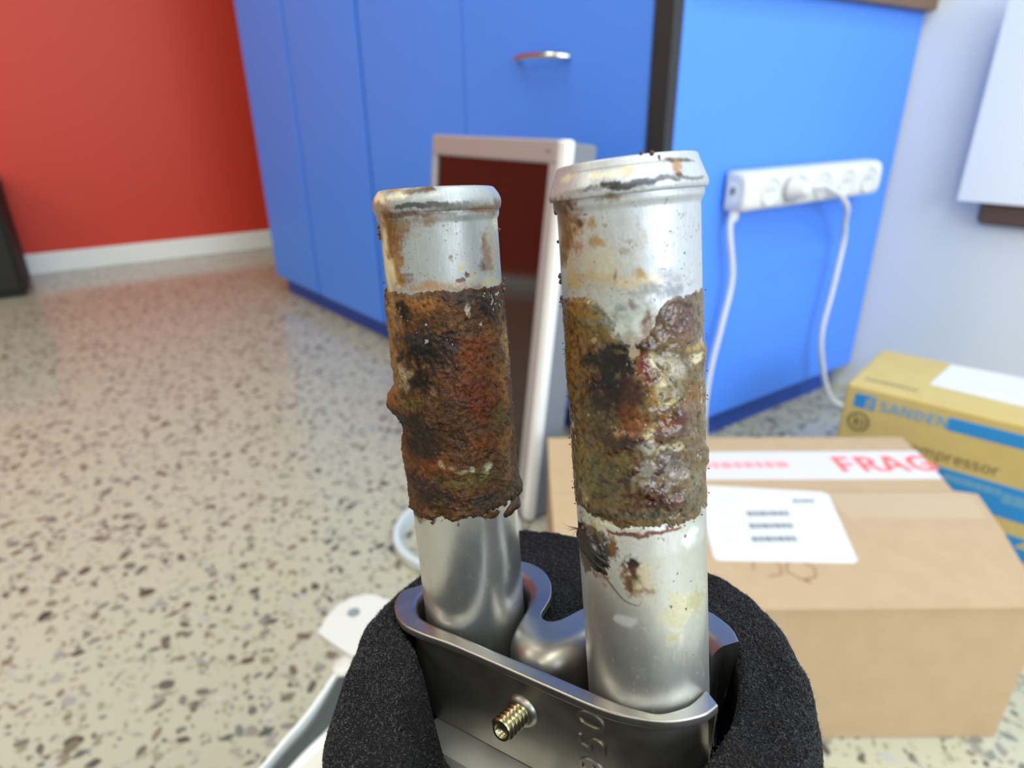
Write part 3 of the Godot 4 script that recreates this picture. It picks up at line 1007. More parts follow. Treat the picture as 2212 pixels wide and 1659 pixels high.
func make_kraft_box() -> void:
	var o := thing("cardboard_box", "brown cardboard box sealed with white and red warning tape, white label on top", "box", Vector3(0, 0, 0))
	var hgt := 0.18
	var foot := PackedVector2Array([Vector2(0.045, -0.476), Vector2(0.510, -0.474), Vector2(0.556, -0.812), Vector2(0.052, -0.82)])
	part("body", prism_mesh(foot, 0.001, hgt - 0.004), mat.kraft, o)
	# two long top flaps; the rear one ends a little short of the front one
	var fr := PackedVector2Array([Vector2(0.043, -0.4735), Vector2(0.512, -0.4715), Vector2(0.527, -0.53), Vector2(0.552, -0.60), Vector2(0.570, -0.664), Vector2(0.545, -0.672), Vector2(0.047, -0.676)])
	var rr := PackedVector2Array([Vector2(0.047, -0.6775), Vector2(0.5455, -0.6735), Vector2(0.5495, -0.70), Vector2(0.561, -0.813), Vector2(0.051, -0.822)])
	part("flap", prism_mesh(fr, hgt - 0.004, hgt), mat.kraft, o)
	part("flap", prism_mesh(rr, hgt - 0.004, hgt - 0.0005), mat.kraft, o)
	var clear := PackedVector2Array([Vector2(0.06, -0.655), Vector2(0.56, -0.648), Vector2(0.566, -0.668), Vector2(0.06, -0.695)])
	part("clear_tape", prism_mesh(PackedVector2Array([Vector2(0.385, -0.618), Vector2(0.545, -0.612), Vector2(0.56, -0.664), Vector2(0.38, -0.67)]), hgt + 0.0001, hgt + 0.0004), mat.clear_tape, o)
	var tape := PackedVector2Array([Vector2(0.15, -0.705), Vector2(0.5495, -0.699), Vector2(0.5585, -0.771), Vector2(0.15, -0.776)])
	var t := part("warning_tape", prism_mesh(tape, hgt - 0.0002, hgt + 0.0003), mat.tape, o, Vector3.ZERO, Vector3.ZERO, "white tape with red lettering")
	part("print", text_mesh("FRAG", 0.038, 0.0006), mat.print_red, t, Vector3(0.494, hgt + 0.0004, -0.737), Vector3(-90, 0, 0))
	part("print", smudge([0.014, 0.009, 0.017, 0.011, 0.008, 0.015, 0.01, 0.013, 0.009, 0.012, 0.016], 0.0165, 0.003), mat.print_red_soft, t, Vector3(0.203, hgt + 0.0004, -0.7385), Vector3(-90, 0, 0))
	# address label with rounded corners
	var lab := PackedVector2Array([Vector2(0.212, -0.548), Vector2(0.216, -0.5435), Vector2(0.354, -0.537), Vector2(0.361, -0.5405), Vector2(0.387, -0.664), Vector2(0.382, -0.6715), Vector2(0.235, -0.69), Vector2(0.229, -0.686)])
	var l := part("address_label", prism_mesh(lab, hgt + 0.0002, hgt + 0.0006), mat.label, o, Vector3.ZERO, Vector3.ZERO, "white address label")
	for k in 3:
		var z := -0.627 + 0.024 * k
		part("print", smudge([0.007, 0.005, 0.008, 0.004, 0.007, 0.006, 0.005], 0.0095), mat.print_grey, l, Vector3(0.274 - 0.0055 * k, hgt + 0.0007, z), Vector3(-90, 0, 0))
		part("print", smudge([0.004, 0.006], 0.009), mat.print_pale, l, Vector3(0.243 - 0.0055 * k, hgt + 0.0007, z), Vector3(-90, 0, 0))
	part("print", smudge([0.006, 0.004, 0.007, 0.005], 0.007), mat.print_grey, l, Vector3(0.338, hgt + 0.0007, -0.652), Vector3(-90, 0, 0))
	part("print", smudge([0.012, 0.01, 0.014], 0.006), mat.print_pale, l, Vector3(0.24, hgt + 0.0007, -0.655), Vector3(-90, 0, 0))
	# printed recycling arrows, half under the label
	for c in [[0.263, -0.533, 0.3], [0.296, -0.528, 1.4]]:
		for k in 6:
			if k == 2 and c[2] < 1.0:
				continue
			var a: float = c[2] + TAU * k / 6.0
			var st := begin()
			add_box(st, Vector3(0.0152, 0.0003, 0.0022), 0.00005, Vector3(c[0] + 0.0135 * cos(a), hgt + 0.00015, c[1] + 0.0135 * sin(a)), Basis(Vector3.UP, -a + PI / 2))
			part("printed_arrow", st.commit(), mat.print_brown, o)
	part("printed_arrow", prism_mesh(PackedVector2Array([Vector2(0.291, -0.511), Vector2(0.298, -0.515), Vector2(0.298, -0.507)]), hgt, hgt + 0.0003), mat.print_brown, o)


func make_yellow_box() -> void:
	# long yellow carton with blue bands; local x along its front, y up, z out of the front
	var o := thing("carton", "long yellow carton with blue printed bands and white label, behind the brown box", "box", Vector3(0.526, 0, -0.918), -42.0)
	part("body", box_mesh(Vector3(0.46, 0.22, 0.2), 0.003, Vector3(0.23, 0.11, -0.1)), mat.yellow_card, o)
	var top := part("address_label", prism_mesh(PackedVector2Array([Vector2(0.0975, -0.075), Vector2(0.24, -0.069), Vector2(0.24, -0.205 + 0.006), Vector2(0.107, -0.192)]), 0.2201, 0.2206), mat.label, o, Vector3.ZERO, Vector3.ZERO, "white address label")
	part("print", smudge([0.012, 0.008, 0.014, 0.01, 0.012], 0.011), mat.print_pale, top, Vector3(0.145, 0.2207, -0.115), Vector3(-90, 0, 0))
	part("print", smudge([0.009, 0.008, 0.006, 0.009, 0.008, 0.01, 0.007, 0.009], 0.0085), mat.print_olive, o, Vector3(0.016, 0.2203, -0.036), Vector3(-90, 0, 0))
	var z := 0.0002
	part("printed_square", box_mesh(Vector3(0.03, 0.023, 0.0004), 0.0001), mat.print_blue, o, Vector3(0.0295, 0.196, z))
	for k in 3:
		part("printed_square_line", box_mesh(Vector3(0.012, 0.0025, 0.0004), 0.0001), mat.yellow_card, o, Vector3(0.036, 0.189 + 0.006 * k, z + 0.0003), Vector3(0, 0, 28))
	part("print", text_mesh("SANDEN", 0.0165, 0.0005), mat.print_blue_soft, o, Vector3(0.097, 0.195, z))
	part("printed_band", box_mesh(Vector3(0.318, 0.0205, 0.0004), 0.0001), mat.print_blue, o, Vector3(0.3, 0.195, z))
	# round stamp
	part("printed_ring", lathe([Vector2(0.0128, 0), Vector2(0.0128, 0.0004), Vector2(0.0158, 0.0004), Vector2(0.0158, 0), Vector2(0.0128, 0)], 32), mat.print_dark, o, Vector3(0.0268, 0.161, z), Vector3(90, 0, 0))
	part("printed_ring", lathe([Vector2(0.004, 0), Vector2(0.004, 0.0004), Vector2(0.0062, 0.0004), Vector2(0.0062, 0), Vector2(0.004, 0)], 24), mat.print_dark, o, Vector3(0.0292, 0.16, z), Vector3(90, 0, 0))
	part("print", smudge([0.0028], 0.014), mat.print_dark, o, Vector3(0.0205, 0.162, z))
	part("print", text_mesh("compressor", 0.0165, 0.0005, false), mat.print_dark, o, Vector3(0.153, 0.143, z))
	part("printed_band", box_mesh(Vector3(0.326, 0.05, 0.0004), 0.0001), mat.print_blue, o, Vector3(0.297, 0.1, z), Vector3.ZERO)
	part("print", smudge([0.012, 0.009, 0.014, 0.01, 0.012, 0.008], 0.011), mat.print_blue_soft, o, Vector3(0.153, 0.112, z + 0.0003))
	part("print", smudge([0.012, 0.014, 0.011], 0.016), mat.print_blue_soft, o, Vector3(0.226, 0.106, z + 0.0003))
	for k in 4:
		part("printed_triangle", prism_mesh(PackedVector2Array([Vector2(0, 0), Vector2(0.028, 0), Vector2(0.014, 0.016)]), 0.0, 0.0004), mat.print_blue, o, Vector3(0.14 + 0.034 * k, 0.052, 0.0002), Vector3(90, 0, 0))
	part("printed_band", box_mesh(Vector3(0.326, 0.02, 0.0004), 0.0001), mat.print_blue, o, Vector3(0.297, 0.026, z))


# ---------------------------------------------------------------- the plastic housing below the heater core

func make_housing() -> void:
	var o := thing("plastic_housing", "off-white plastic housing under the heater core, with grey rubber channel and mounting tab", "housing")
	var top := 0.2495
	var foot := PackedVector2Array([Vector2(-0.118, -0.352), Vector2(-0.114, -0.300), Vector2(-0.137, -0.258), Vector2(-0.178, -0.16), Vector2(-0.178, 0.13), Vector2(0.15, 0.13), Vector2(0.15, -0.25), Vector2(0.12, -0.372), Vector2(0.0, -0.375)])
	part("body", prism_mesh(foot, 0.0, top), mat.beige_plastic, o)
	var inner := smooth_path([Vector3(-0.113, top + 0.001, -0.335), Vector3(-0.117, top + 0.001, -0.297), Vector3(-0.139, top + 0.001, -0.259), Vector3(-0.18, top + 0.001, -0.16), Vector3(-0.18, top + 0.001, 0.12)], 8)
	part("inner_lip", cord_mesh(inner, 0.003, 10), mat.shaded_white, o)
	var seal := smooth_path([Vector3(-0.121, top - 0.010, -0.337), Vector3(-0.129, top - 0.011, -0.302), Vector3(-0.146, top - 0.011, -0.266), Vector3(-0.189, top - 0.011, -0.16), Vector3(-0.189, top - 0.011, 0.12)], 8)
	part("rubber_seal", cord_mesh(seal, 0.0095, 14), mat.rubber, o, Vector3.ZERO, Vector3.ZERO, "grey rubber seal in the rim channel")
	var outer := smooth_path([Vector3(-0.129, top, -0.338), Vector3(-0.139, top, -0.306), Vector3(-0.1555, top, -0.27), Vector3(-0.199, top, -0.16), Vector3(-0.199, top, 0.12)], 8)
	var st := begin()
	for k in outer.size() - 1:
		var a := outer[k]
		var b := outer[k + 1]
		var n := (b - a).cross(Vector3.UP).normalized() * 0.0012
		for s in [-1.0, 1.0]:
			face(st, [a + n * s, b + n * s, b + n * s + Vector3(0, -0.06, 0), a + n * s + Vector3(0, -0.06, 0)], n * s)
		face(st, [a + n, b + n, b - n, a - n], Vector3.UP)
	part("outer_lip", st.commit(), mat.shaded_white, o)
	# mounting tab with a hole and the post below it
	var tab := []
	for p in [Vector2(-0.152, -0.378), Vector2(-0.1505, -0.392), Vector2(-0.144, -0.408), Vector2(-0.134, -0.417), Vector2(-0.12, -0.4205), Vector2(-0.10, -0.412), Vector2(-0.086, -0.395), Vector2(-0.092, -0.372), Vector2(-0.108, -0.352), Vector2(-0.121, -0.355), Vector2(-0.138, -0.367)]:
		tab.append(p)
	part("mounting_tab", prism_mesh(PackedVector2Array(tab), top - 0.004, top), mat.tab, o, Vector3.ZERO, Vector3.ZERO, "white mounting tab with a small hole")
	part("tab_hole", lathe([Vector2(0, 0.0), Vector2(0.0035, 0.0), Vector2(0.0042, 0.0006), Vector2(0.005, 0.0002)], 16), mat.print_grey, o, Vector3(-0.129, top + 0.0002, -0.399))
	part("post", lathe([Vector2(0, 0.0), Vector2(0.009, -0.001), Vector2(0.0105, -0.004), Vector2(0.012, -0.11)], 20), mat.tab, o, Vector3(-0.124, top - 0.002, -0.349))


# ---------------------------------------------------------------- the heater core

func make_heater_core() -> void:
	var o := thing("heater_core", "heater core with two badly corroded aluminium pipes, a steel clamp plate and black foam around", "heater core", Vector3(0.007, 0.536, -0.086))
	o.transform = Transform3D(Basis(Vector3(0.802366, 0.141742, 0.579757), Vector3(-0.064444, 0.986286, -0.151943), Vector3(-0.593343, 0.084552, 0.800497)).orthonormalized(), Vector3(0.006655, 0.536010, -0.086263))
	make_pipe(o, -1)
	make_pipe(o, 1)
	make_clamp(o)
	make_foam(o)
	var tank := begin()
	add_box(tank, Vector3(58, 16, 34) * MM, 5.5 * MM, Vector3(3, -28.4, 5.0) * MM)
	part("header_tank", tank.commit(), mat.aluminium, o, Vector3.ZERO, Vector3.ZERO, "bright aluminium tank edge")
	var body := begin()
	add_box(body, Vector3(62, 250, 50) * MM, 3 * MM, Vector3(3, -158, 2) * MM)
	for k in 40:
		add_box(body, Vector3(64, 1.0, 52) * MM, 0.2 * MM, Vector3(3, -45 - 5.6 * k, 2) * MM)
	part("finned_body", body.commit(), mat.aluminium, o)


func pipe_turn(side: int) -> float:
	return 63.87 if side > 0 else 47.22


func axis_at(side: int, y: float) -> Vector2:
	return Vector2(side * (17.94 - 0.024 * y), -0.0156 * side * y)


func spread(n: int) -> PackedFloat32Array:   # angles, closer together at the front
	var a := PackedFloat32Array()
	for k in n:
		var s := -1.0 + 2.0 * k / n
		a.append(deg_to_rad(180.0 * (0.56 * s + 0.44 * s * s * s)))
	return a


func paint(list: Array, angles: PackedFloat32Array, ys: PackedFloat32Array, radius: float, wa: PackedFloat32Array, wy: PackedFloat32Array, fine: PackedFloat32Array, tints: PackedColorArray, cover: PackedFloat32Array, ragged: float) -> void:
	var na := angles.size()
	for b in list:
		var a0 := deg_to_rad(b[0])
		var y0: float = b[1]
		var ra: float = b[2]
		var ry: float = b[3]
		var tint := rgb(b[4], b[5], b[6]).srgb_to_linear()
		var strength: float = b[7]
		var soft: float = b[8]
		var far := 1.0 + soft
		var ampx := clampf(ra * 0.6, 0.1, 1.2)     # small marks wander less
		var ampy := clampf(ry * 0.4, 0.06, 1.2)
		for j in ys.size():
			var dy := ys[j] - y0
			if absf(dy) > ry * far + 1.6:
				continue
			for i in na:
				var da := (angles[i] - a0) * radius
				if absf(da) > ra * far + 1.6:
					continue
				var at := j * na + i
				var x := (da + wa[at] * ampx) / ra
				var y := (dy + wy[at] * ampy) / ry
				var d := sqrt(x * x + y * y) + fine[at] * ragged
				if d < far:
					var m := strength * (1.0 if d <= 1.0 - soft else 1.0 - smoothstep(1.0 - soft, far, d))
					tints[at] = tints[at].lerp(tint, m)
					cover[at] = maxf(cover[at], m)


func make_pipe(o: Node3D, side: int) -> void:
	var right := side > 0
	var turn := deg_to_rad(pipe_turn(side))
	var radius := 9.5
	# profile from below the clamp to the bead, over the rim and down the bore
	var ys := PackedFloat32Array()
	var rs := PackedFloat32Array()
	var y := -19.0
	while y < 72.0:
		ys.append(y)
		var r := radius
		if y > 70.0:
			r += 0.5 * smoothstep(70.2, 71.3, y) * (1.0 if right else 0.7)
		rs.append(r)
		y += (1.5 if y < 0.0 else 0.16 if y < 30.0 else (0.8 if y < 49.0 or not right and y < 57.0 else 0.12)) / DETAIL
	var lip := [[72.0, 10.35], [72.3, 10.48], [72.6, 10.52], [72.9, 10.5], [73.2, 10.4], [73.6, 10.22], [74.2, 9.98], [74.8, 9.74], [75.4, 9.5], [75.8, 9.38], [76.05, 9.3], [76.2, 9.2], [76.28, 9.05], [76.25, 8.85], [76.1, 8.72], [75.6, 8.6], [74.0, 8.5], [70.0, 8.45], [55.0, 8.45]] if right else [[72.0, 9.98], [72.25, 10.12], [72.55, 10.22], [72.9, 10.28], [73.3, 10.28], [73.7, 10.22], [74.1, 10.08], [74.5, 9.88], [74.9, 9.62], [75.2, 9.4], [75.4, 9.2], [75.48, 9.0], [75.45, 8.8], [75.3, 8.66], [74.8, 8.55], [73.0, 8.45], [70.0, 8.45], [55.0, 8.45]]
	for k in lip.size() - 1:
		for j in 3:
			ys.append(lerpf(lip[k][0], lip[k + 1][0], j / 3.0))
			rs.append(lerpf(lip[k][1], lip[k + 1][1], j / 3.0))
	ys.append(55.0)
	rs.append(8.45)
	var angles := spread(int(440 * DETAIL))
	var na := angles.size()
	var ny := ys.size()
	var total := na * ny
	var wa := PackedFloat32Array()
	var wy := PackedFloat32Array()
	var fine := PackedFloat32Array()
	var cover := PackedFloat32Array()
	var tints := PackedColorArray()
	var pts := PackedVector3Array()
	var uvs := PackedVector2Array()
	wa.resize(total); wy.resize(total); fine.resize(total); cover.resize(total); tints.resize(total); pts.resize(total); uvs.resize(total)
	var n1 := noise(FastNoiseLite.TYPE_SIMPLEX_SMOOTH, 0.32, 3, 60 + side)
	var n2 := noise(FastNoiseLite.TYPE_SIMPLEX_SMOOTH, 0.32, 3, 70 + side)
	var n3 := noise(FastNoiseLite.TYPE_SIMPLEX_SMOOTH, 1.3, 3, 80 + side)
	var n4 := noise(FastNoiseLite.TYPE_SIMPLEX_SMOOTH, 2.4, 2, 90 + side)
	var oxide := rgb(182, 186, 192).srgb_to_linear() if right else rgb(158, 162, 162).srgb_to_linear()
	var metal := rgb(212, 213, 208).srgb_to_linear() if right else rgb(196, 198, 196).srgb_to_linear()
	for j in ny:
		var yy := ys[j]
		var ax := axis_at(side, yy)
		var skin := smoothstep(24.0, 45.0, yy)
		for i in na:
			var at := j * na + i
			var c := cos(turn - angles[i])
			var s := sin(turn - angles[i])
			var px := c * radius
			var pz := s * radius
			wa[at] = n1.get_noise_3d(px, yy, pz) * 2.2
			wy[at] = n2.get_noise_3d(px, yy * 0.6, pz) * 2.2
			fine[at] = n3.get_noise_3d(px, yy, pz)
			var brush := n4.get_noise_3d(px * 2.0, yy * 0.12, pz * 2.0)
			var v := 1.0 + (0.06 + 0.08 * skin) * brush + 0.05 * fine[at]
			tints[at] = metal.lerp(oxide, skin) * v
			var tilt := smoothstep(66.0, 73.0, yy) * (0.033 if right else -0.024) * radius * sin(angles[i])
			var rr := rs[j] + (0.008 * fine[at] if yy > 26.0 else 0.003 * brush) + (0.015 * wa[at] if yy > 71.5 and rs[j] > 9.2 else 0.0)
			pts[at] = Vector3(ax.x + c * rr, yy + tilt, ax.y + s * rr) * MM
			uvs[at] = Vector2((i + 0.5) / na, (j + 0.5) / ny)
	paint(RIGHT_PIPE_STAINS if right else LEFT_PIPE_STAINS, angles, ys, radius, wa, wy, fine, tints, cover, 0.42)
	# speckle of dirt, and roughness and metal from what covers the surface
	var orm := Image.create(na, ny, false, Image.FORMAT_RGB8)
	var grime := rgb(120, 96, 60).srgb_to_linear()
	for j in ny:
		for i in na:
			var at := j * na + i
			var up := smoothstep(30.0, 60.0, ys[j])
			var speck := (1.0 if right or ys[j] > 26.0 else 0.0) * smoothstep(0.42, 0.62, fine[at] + 0.2 * wa[at]) * (0.25 + 0.45 * up) * (1.0 if ys[j] < 71.0 else 0.6)
			if speck > 0.01:
				tints[at] = tints[at].lerp(grime, speck)
			if cover[at] > 0.2:
				tints[at] = tints[at] * (1.0 + 0.22 * fine[at] * cover[at])
			var bare := 1.0 - maxf(cover[at], speck)
			var metalness := bare * lerpf(0.9, 0.45, smoothstep(24.0, 40.0, ys[j]))
			var rough := lerpf(0.42, (0.36 if right else 0.26) if ys[j] < 24.0 else 0.44, bare) + (0.06 if ys[j] > 24.0 else 0.015) * wy[at]
			orm.set_pixel(i, j, Color(1.0, clampf(rough, 0.1, 1.0), metalness))
	var m := ORMMaterial3D.new()
	m.vertex_color_use_as_albedo = true
	m.orm_texture = ImageTexture.create_from_image(orm)
	var pipe := part("pipe", sheet(ny, na, pts, true, Vector3.ZERO, tints, uvs), m, o, Vector3.ZERO, Vector3.ZERO, "right pipe, oxidised pale grey above and bare metal below" if right else "left pipe, stained pale grey above and brushed bare metal below")
	make_crust(pipe, side)
	make_crumbs(pipe, side)


func make_crust(pipe: Node3D, side: int) -> void:
	var right := side > 0
	var turn := deg_to_rad(pipe_turn(side))
	var radius := 9.5
	var lo := 26.6 if right else 19.6
	var hi := 61.5 if right else 62.6
	var top := 59.3 if right else 60.3
	var bottom := 28.2 if right else 21.9
	var ny := int((hi - lo) / 0.105 * DETAIL)
	var angles := spread(int(560 * DETAIL))
	var na := angles.size()
	var ys := PackedFloat32Array()
	for j in ny:
		ys.append(lerpf(lo, hi, float(j) / (ny - 1)))
	var total := na * ny
	var wa := PackedFloat32Array()
	var wy := PackedFloat32Array()
	var fine := PackedFloat32Array()
	var high := PackedFloat32Array()
	var cover := PackedFloat32Array()
	var tints := PackedColorArray()
	var pts := PackedVector3Array()
	var uvs := PackedVector2Array()
	wa.resize(total); wy.resize(total); fine.resize(total); high.resize(total); cover.resize(total); tints.resize(total); pts.resize(total); uvs.resize(total)
	var n1 := noise(FastNoiseLite.TYPE_SIMPLEX_SMOOTH, 0.26, 4, 160 + side)
	var n2 := noise(FastNoiseLite.TYPE_SIMPLEX_SMOOTH, 0.26, 4, 170 + side)
	var n3 := noise(FastNoiseLite.TYPE_SIMPLEX_SMOOTH, 1.1, 4, 180 + side)
	var n4 := noise(FastNoiseLite.TYPE_SIMPLEX_SMOOTH, 0.55, 3, 190 + side)
	var n5 := noise(FastNoiseLite.TYPE_CELLULAR, 0.9 if right else 1.3, 1, 200 + side)
	var base := rgb(122, 102, 66).srgb_to_linear() if right else rgb(104, 70, 38).srgb_to_linear()
	for j in ny:
		var yy := ys[j]
		for i in na:
			var at := j * na + i
			var px := cos(turn - angles[i]) * radius
			var pz := sin(turn - angles[i]) * radius
			wa[at] = n1.get_noise_3d(px, yy, pz) * 2.4
			wy[at] = n2.get_noise_3d(px, yy, pz) * 2.4
			fine[at] = n3.get_noise_3d(px, yy, pz)
			var mid := n4.get_noise_3d(px, yy, pz)
			var cell := n5.get_noise_3d(px, yy, pz)
			tints[at] = base * (1.0 + 0.3 * mid)
			var deg := rad_to_deg(angles[i])
			var sag := 7.0 * exp(-pow((deg - 2.0) / 16.0, 2.0)) if right else 0.0
			var edge := minf(top - sag - yy + wy[at] * (0.35 + 0.1 * sag) + fine[at] * (0.35 + 0.06 * sag), yy - bottom + wa[at] * 0.5 + fine[at] * 0.7)
			var h := -0.3 + (0.4 if right else lerpf(0.52, 0.38, smoothstep(48.0, 58.0, yy))) * smoothstep(-0.25, 0.5, edge)
			var body := smoothstep(0.0, 1.2, edge)
			h += body * ((0.14 if right else 0.2) * mid + (0.05 if right else 0.15) * fine[at] + 0.09 * absf(cell) * (0.5 + mid) + 0.05 * wa[at])
			if not right:
				h += body * 0.16 * smoothstep(58.0, 48.0, yy)
			high[at] = h
	# lumps and hollows
	for b in (RIGHT_CRUST_LUMPS if right else LEFT_CRUST_LUMPS):
		var a0 := deg_to_rad(b[0])
		var far: float = 1.0 + b[5]
		for j in ny:
			var dy: float = ys[j] - b[1]
			if absf(dy) > b[3] * far + 0.8:
				continue
			for i in na:
				var da := (angles[i] - a0) * radius
				if absf(da) > b[2] * far + 0.8:
					continue
				var at := j * na + i
				var x: float = (da + wa[at] * 0.4) / b[2]
				var y: float = (dy + wy[at] * 0.4) / b[3]
				var d := sqrt(x * x + y * y)
				if d < far:
					high[at] += b[4] * (1.0 - smoothstep(maxf(0.0, 1.0 - b[5]), far, d))
	paint(RIGHT_CRUST_PATCHES if right else LEFT_CRUST_PATCHES, angles, ys, radius, wa, wy, fine, tints, cover, 0.65)
	var orm := Image.create(na, ny, false, Image.FORMAT_RGB8)
	var pale := rgb(196, 170, 124).srgb_to_linear() if not right else rgb(190, 168, 126).srgb_to_linear()
	var dark := rgb(40, 26, 20).srgb_to_linear()
	var amber := rgb(140, 96, 44).srgb_to_linear()
	var n6 := noise(FastNoiseLite.TYPE_SIMPLEX_SMOOTH, 620.0, 4, 230 + side)
	for j in ny:
		var ax := axis_at(side, ys[j])
		for i in na:
			var at := j * na + i
			var f := fine[at]
			var c := cos(turn - angles[i])
			var s := sin(turn - angles[i])
			var rr := radius + high[at]
			pts[at] = Vector3(ax.x + c * rr, ys[j], ax.y + s * rr) * MM
			var k := smoothstep(0.3, 0.6, f) * (0.2 if right else 0.4)
			var q := smoothstep(0.24, 0.5, -f) * 0.6
			tints[at] = (tints[at] * (1.0 + 0.3 * f)).lerp(pale, k * 0.6 * smoothstep(0.01, 0.06, tints[at].g)).lerp(dark, q)
			var mot := n6.get_noise_3d(pts[at].x, pts[at].y, pts[at].z)
			tints[at] = tints[at].lerp(dark, 0.55 * smoothstep(0.1, 0.5, mot)).lerp(amber, 0.3 * smoothstep(0.1, 0.5, -mot) * smoothstep(0.012, 0.07, tints[at].g))
			var t := tints[at]
			tints[at] = Color(pow(t.r, 1.12), pow(t.g, 1.12), pow(t.b, 1.12)) * (0.64 if right else 0.56)
			uvs[at] = Vector2((i + 0.5) / na, (j + 0.5) / ny)
			var rough := (0.22 if right else 0.55) + 0.2 * f + 0.08 * wa[at]
			orm.set_pixel(i, j, Color(1.0, clampf(rough, 0.12, 0.95), 0.0))
	var m := ORMMaterial3D.new()
	m.vertex_color_use_as_albedo = true
	m.orm_texture = ImageTexture.create_from_image(orm)
	m.normal_enabled = true
	m.normal_texture = noise_picture(0.05, 4, 210 + side, 512, 6.0)
	m.normal_scale = 0.2
	m.metallic_specular = 0.38
	if right:
		m.clearcoat_enabled = true
		m.clearcoat = 0.45
		m.clearcoat_roughness = 0.12
	part("corrosion_crust", sheet(ny, na, pts, true, Vector3.ZERO, tints, uvs), m, pipe, Vector3.ZERO, Vector3.ZERO, "wet looking olive, amber and black corrosion" if right else "dry brown, rust and black corrosion crust")


func lump(st: SurfaceTool, at: Vector3, size: Vector3, sd: int) -> void:
	var n := noise(FastNoiseLite.TYPE_SIMPLEX_SMOOTH, 0.9, 2, sd)
	var pts := []
	for r in 7:
		for c in 10:
			var a := PI * r / 6.0
			var b := TAU * c / 10.0
			var d := Vector3(sin(a) * cos(b), cos(a), sin(a) * sin(b))
			pts.append(at + d * size * (1.0 + 0.4 * n.get_noise_3dv(d * 1.5)))
	for r in 6:
		for c in 10:
			var q := [pts[r * 10 + c], pts[r * 10 + (c + 1) % 10], pts[r * 10 + 10 + (c + 1) % 10], pts[r * 10 + 10 + c]]
			for t in [[0, 1, 2], [0, 2, 3]]:
				var nn: Vector3 = (q[t[2]] - q[t[0]]).cross(q[t[1]] - q[t[0]])
				for k in (t if nn.dot(q[t[0]] + q[t[1]] + q[t[2]] - at * 3.0) > 0.0 else [t[0], t[2], t[1]]):
					st.set_normal((q[k] - at).normalized())
					st.add_vertex(q[k])


func on_pipe(side: int, deg: float, y: float, out: float) -> Vector3:
	var ax := axis_at(side, y)
	var a := deg_to_rad(pipe_turn(side) - deg)
	return Vector3(ax.x + cos(a) * out, y, ax.y + sin(a) * out) * MM


func make_crumbs(pipe: Node3D, side: int) -> void:
	# crumbs of scale clinging to the edges
	var right := side > 0
	var st := begin()
	var dark := begin()
	rng.seed = 40 + side
	var n := 0
	for k in 46:
		var low := k % 2 == 0
		var y: float = (28.4 if right else 21.4) + rng.randf_range(-0.8, 0.8) if low else rng.randf_range(30, 62)
		var deg: float = rng.randf_range(-85, 85) if low else [-84.0, 84.0][k % 4 / 2] + rng.randf_range(-6, 6)
		var sz := rng.randf_range(0.1, 0.24) * (0.6 if right else 1.0)
		lump(st if k % 3 else dark, on_pipe(side, deg, y, 9.62 + (0.3 if not low else 0.1)), Vector3(sz, sz * rng.randf_range(0.7, 1.4), sz) * MM, k)
		n += 1
	if right:
		for p in [[-84, 61.8, 0.35], [-84, 61.0, 0.3], [-83, 58.8, 0.3], [-84, 66.5, 0.2], [-80, 70.5, 0.35], [20, 76.3, 0.3], [12, 76.4, 0.2]]:
			lump(dark, on_pipe(side, p[0], p[1], 9.6 if p[1] < 72 else 9.2), Vector3(p[2], p[2] * 1.2, p[2]) * MM, int(p[1]))
	else:
		for p in [[-82, 70.3, 0.3], [-82, 69.4, 0.35], [-82, 68.6, 0.25], [80, 73.2, 0.35], [80, 68.5, 0.2], [80, 58.8, 0.4], [80, 59.6, 0.3]]:
			lump(st, on_pipe(side, p[0], p[1], 9.7), Vector3(p[2], p[2] * 1.2, p[2]) * MM, int(p[1] * 7))
	part("crumbs", st.commit(), mat.crumb, pipe).set_meta("kind", "stuff")
	part("dark_crumbs", dark.commit(), mat.crumb_dark, pipe).set_meta("kind", "stuff")
	if not right:
		return
	# the black resin lump, and a hair stuck below it
	var resin := plain(rgb(14, 11, 9), 0.28)
	resin.clearcoat_enabled = true
	resin.clearcoat = 0.35
	var rows := 40
	var cols := 48
	var pts := PackedVector3Array()
	var nn := noise(FastNoiseLite.TYPE_SIMPLEX_SMOOTH, 0.5, 3, 301)
	for r in rows:
		for c in cols:
			var x := -1.0 + 2.0 * c / (cols - 1)
			var y := -1.0 + 2.0 * r / (rows - 1)
			var d := x * x + y * y
			var lift := 0.75 * (1.0 - smoothstep(0.1, 1.0, d + 0.5 * nn.get_noise_2d(x * 3, y * 3))) + 0.12 * nn.get_noise_2d(x * 6 + y * 4, y * 5)
			pts.append(on_pipe(side, -52.0 + x * 26.0 + y * -6.0, 23.4 + y * 3.3 - x * 0.9, 9.35 + lift))
	part("resin_lump", sheet(rows, cols, pts, false, Vector3(0.2, 0, 1)), resin, pipe, Vector3.ZERO, Vector3.ZERO, "shiny black resin lump")
	var hair := []
	for p in [[-38, 20.6], [-34, 20.0], [-30.7, 19.5], [-26, 18.6], [-21.5, 17.8], [-16, 17.0], [-10.9, 16.66], [-6, 16.5], [-3.2, 16.67], [-2, 17.3]]:
		hair.append(on_pipe(side, p[0], p[1], 9.62))
	part("hair", cord_mesh(smooth_path(hair, 4), 0.09 * MM, 6, true), mat.fibre, pipe)
	for k in 7:
		var tuft := []
		var a := rng.randf_range(-1, 1)
		var b := rng.randf_range(-1, 1)
		for j in 5:
			var t := j / 4.0
			tuft.append(on_pipe(side, -80.0 - 2.0 * t, 24.0 + a * t * 1.2 + b * t * t * 1.2, 9.4 + 1.9 * t * (1.0 + 0.3 * b)))
		part("fibre", cord_mesh(smooth_path(tuft, 3), 0.05 * MM, 5, true), mat.fibre, pipe)


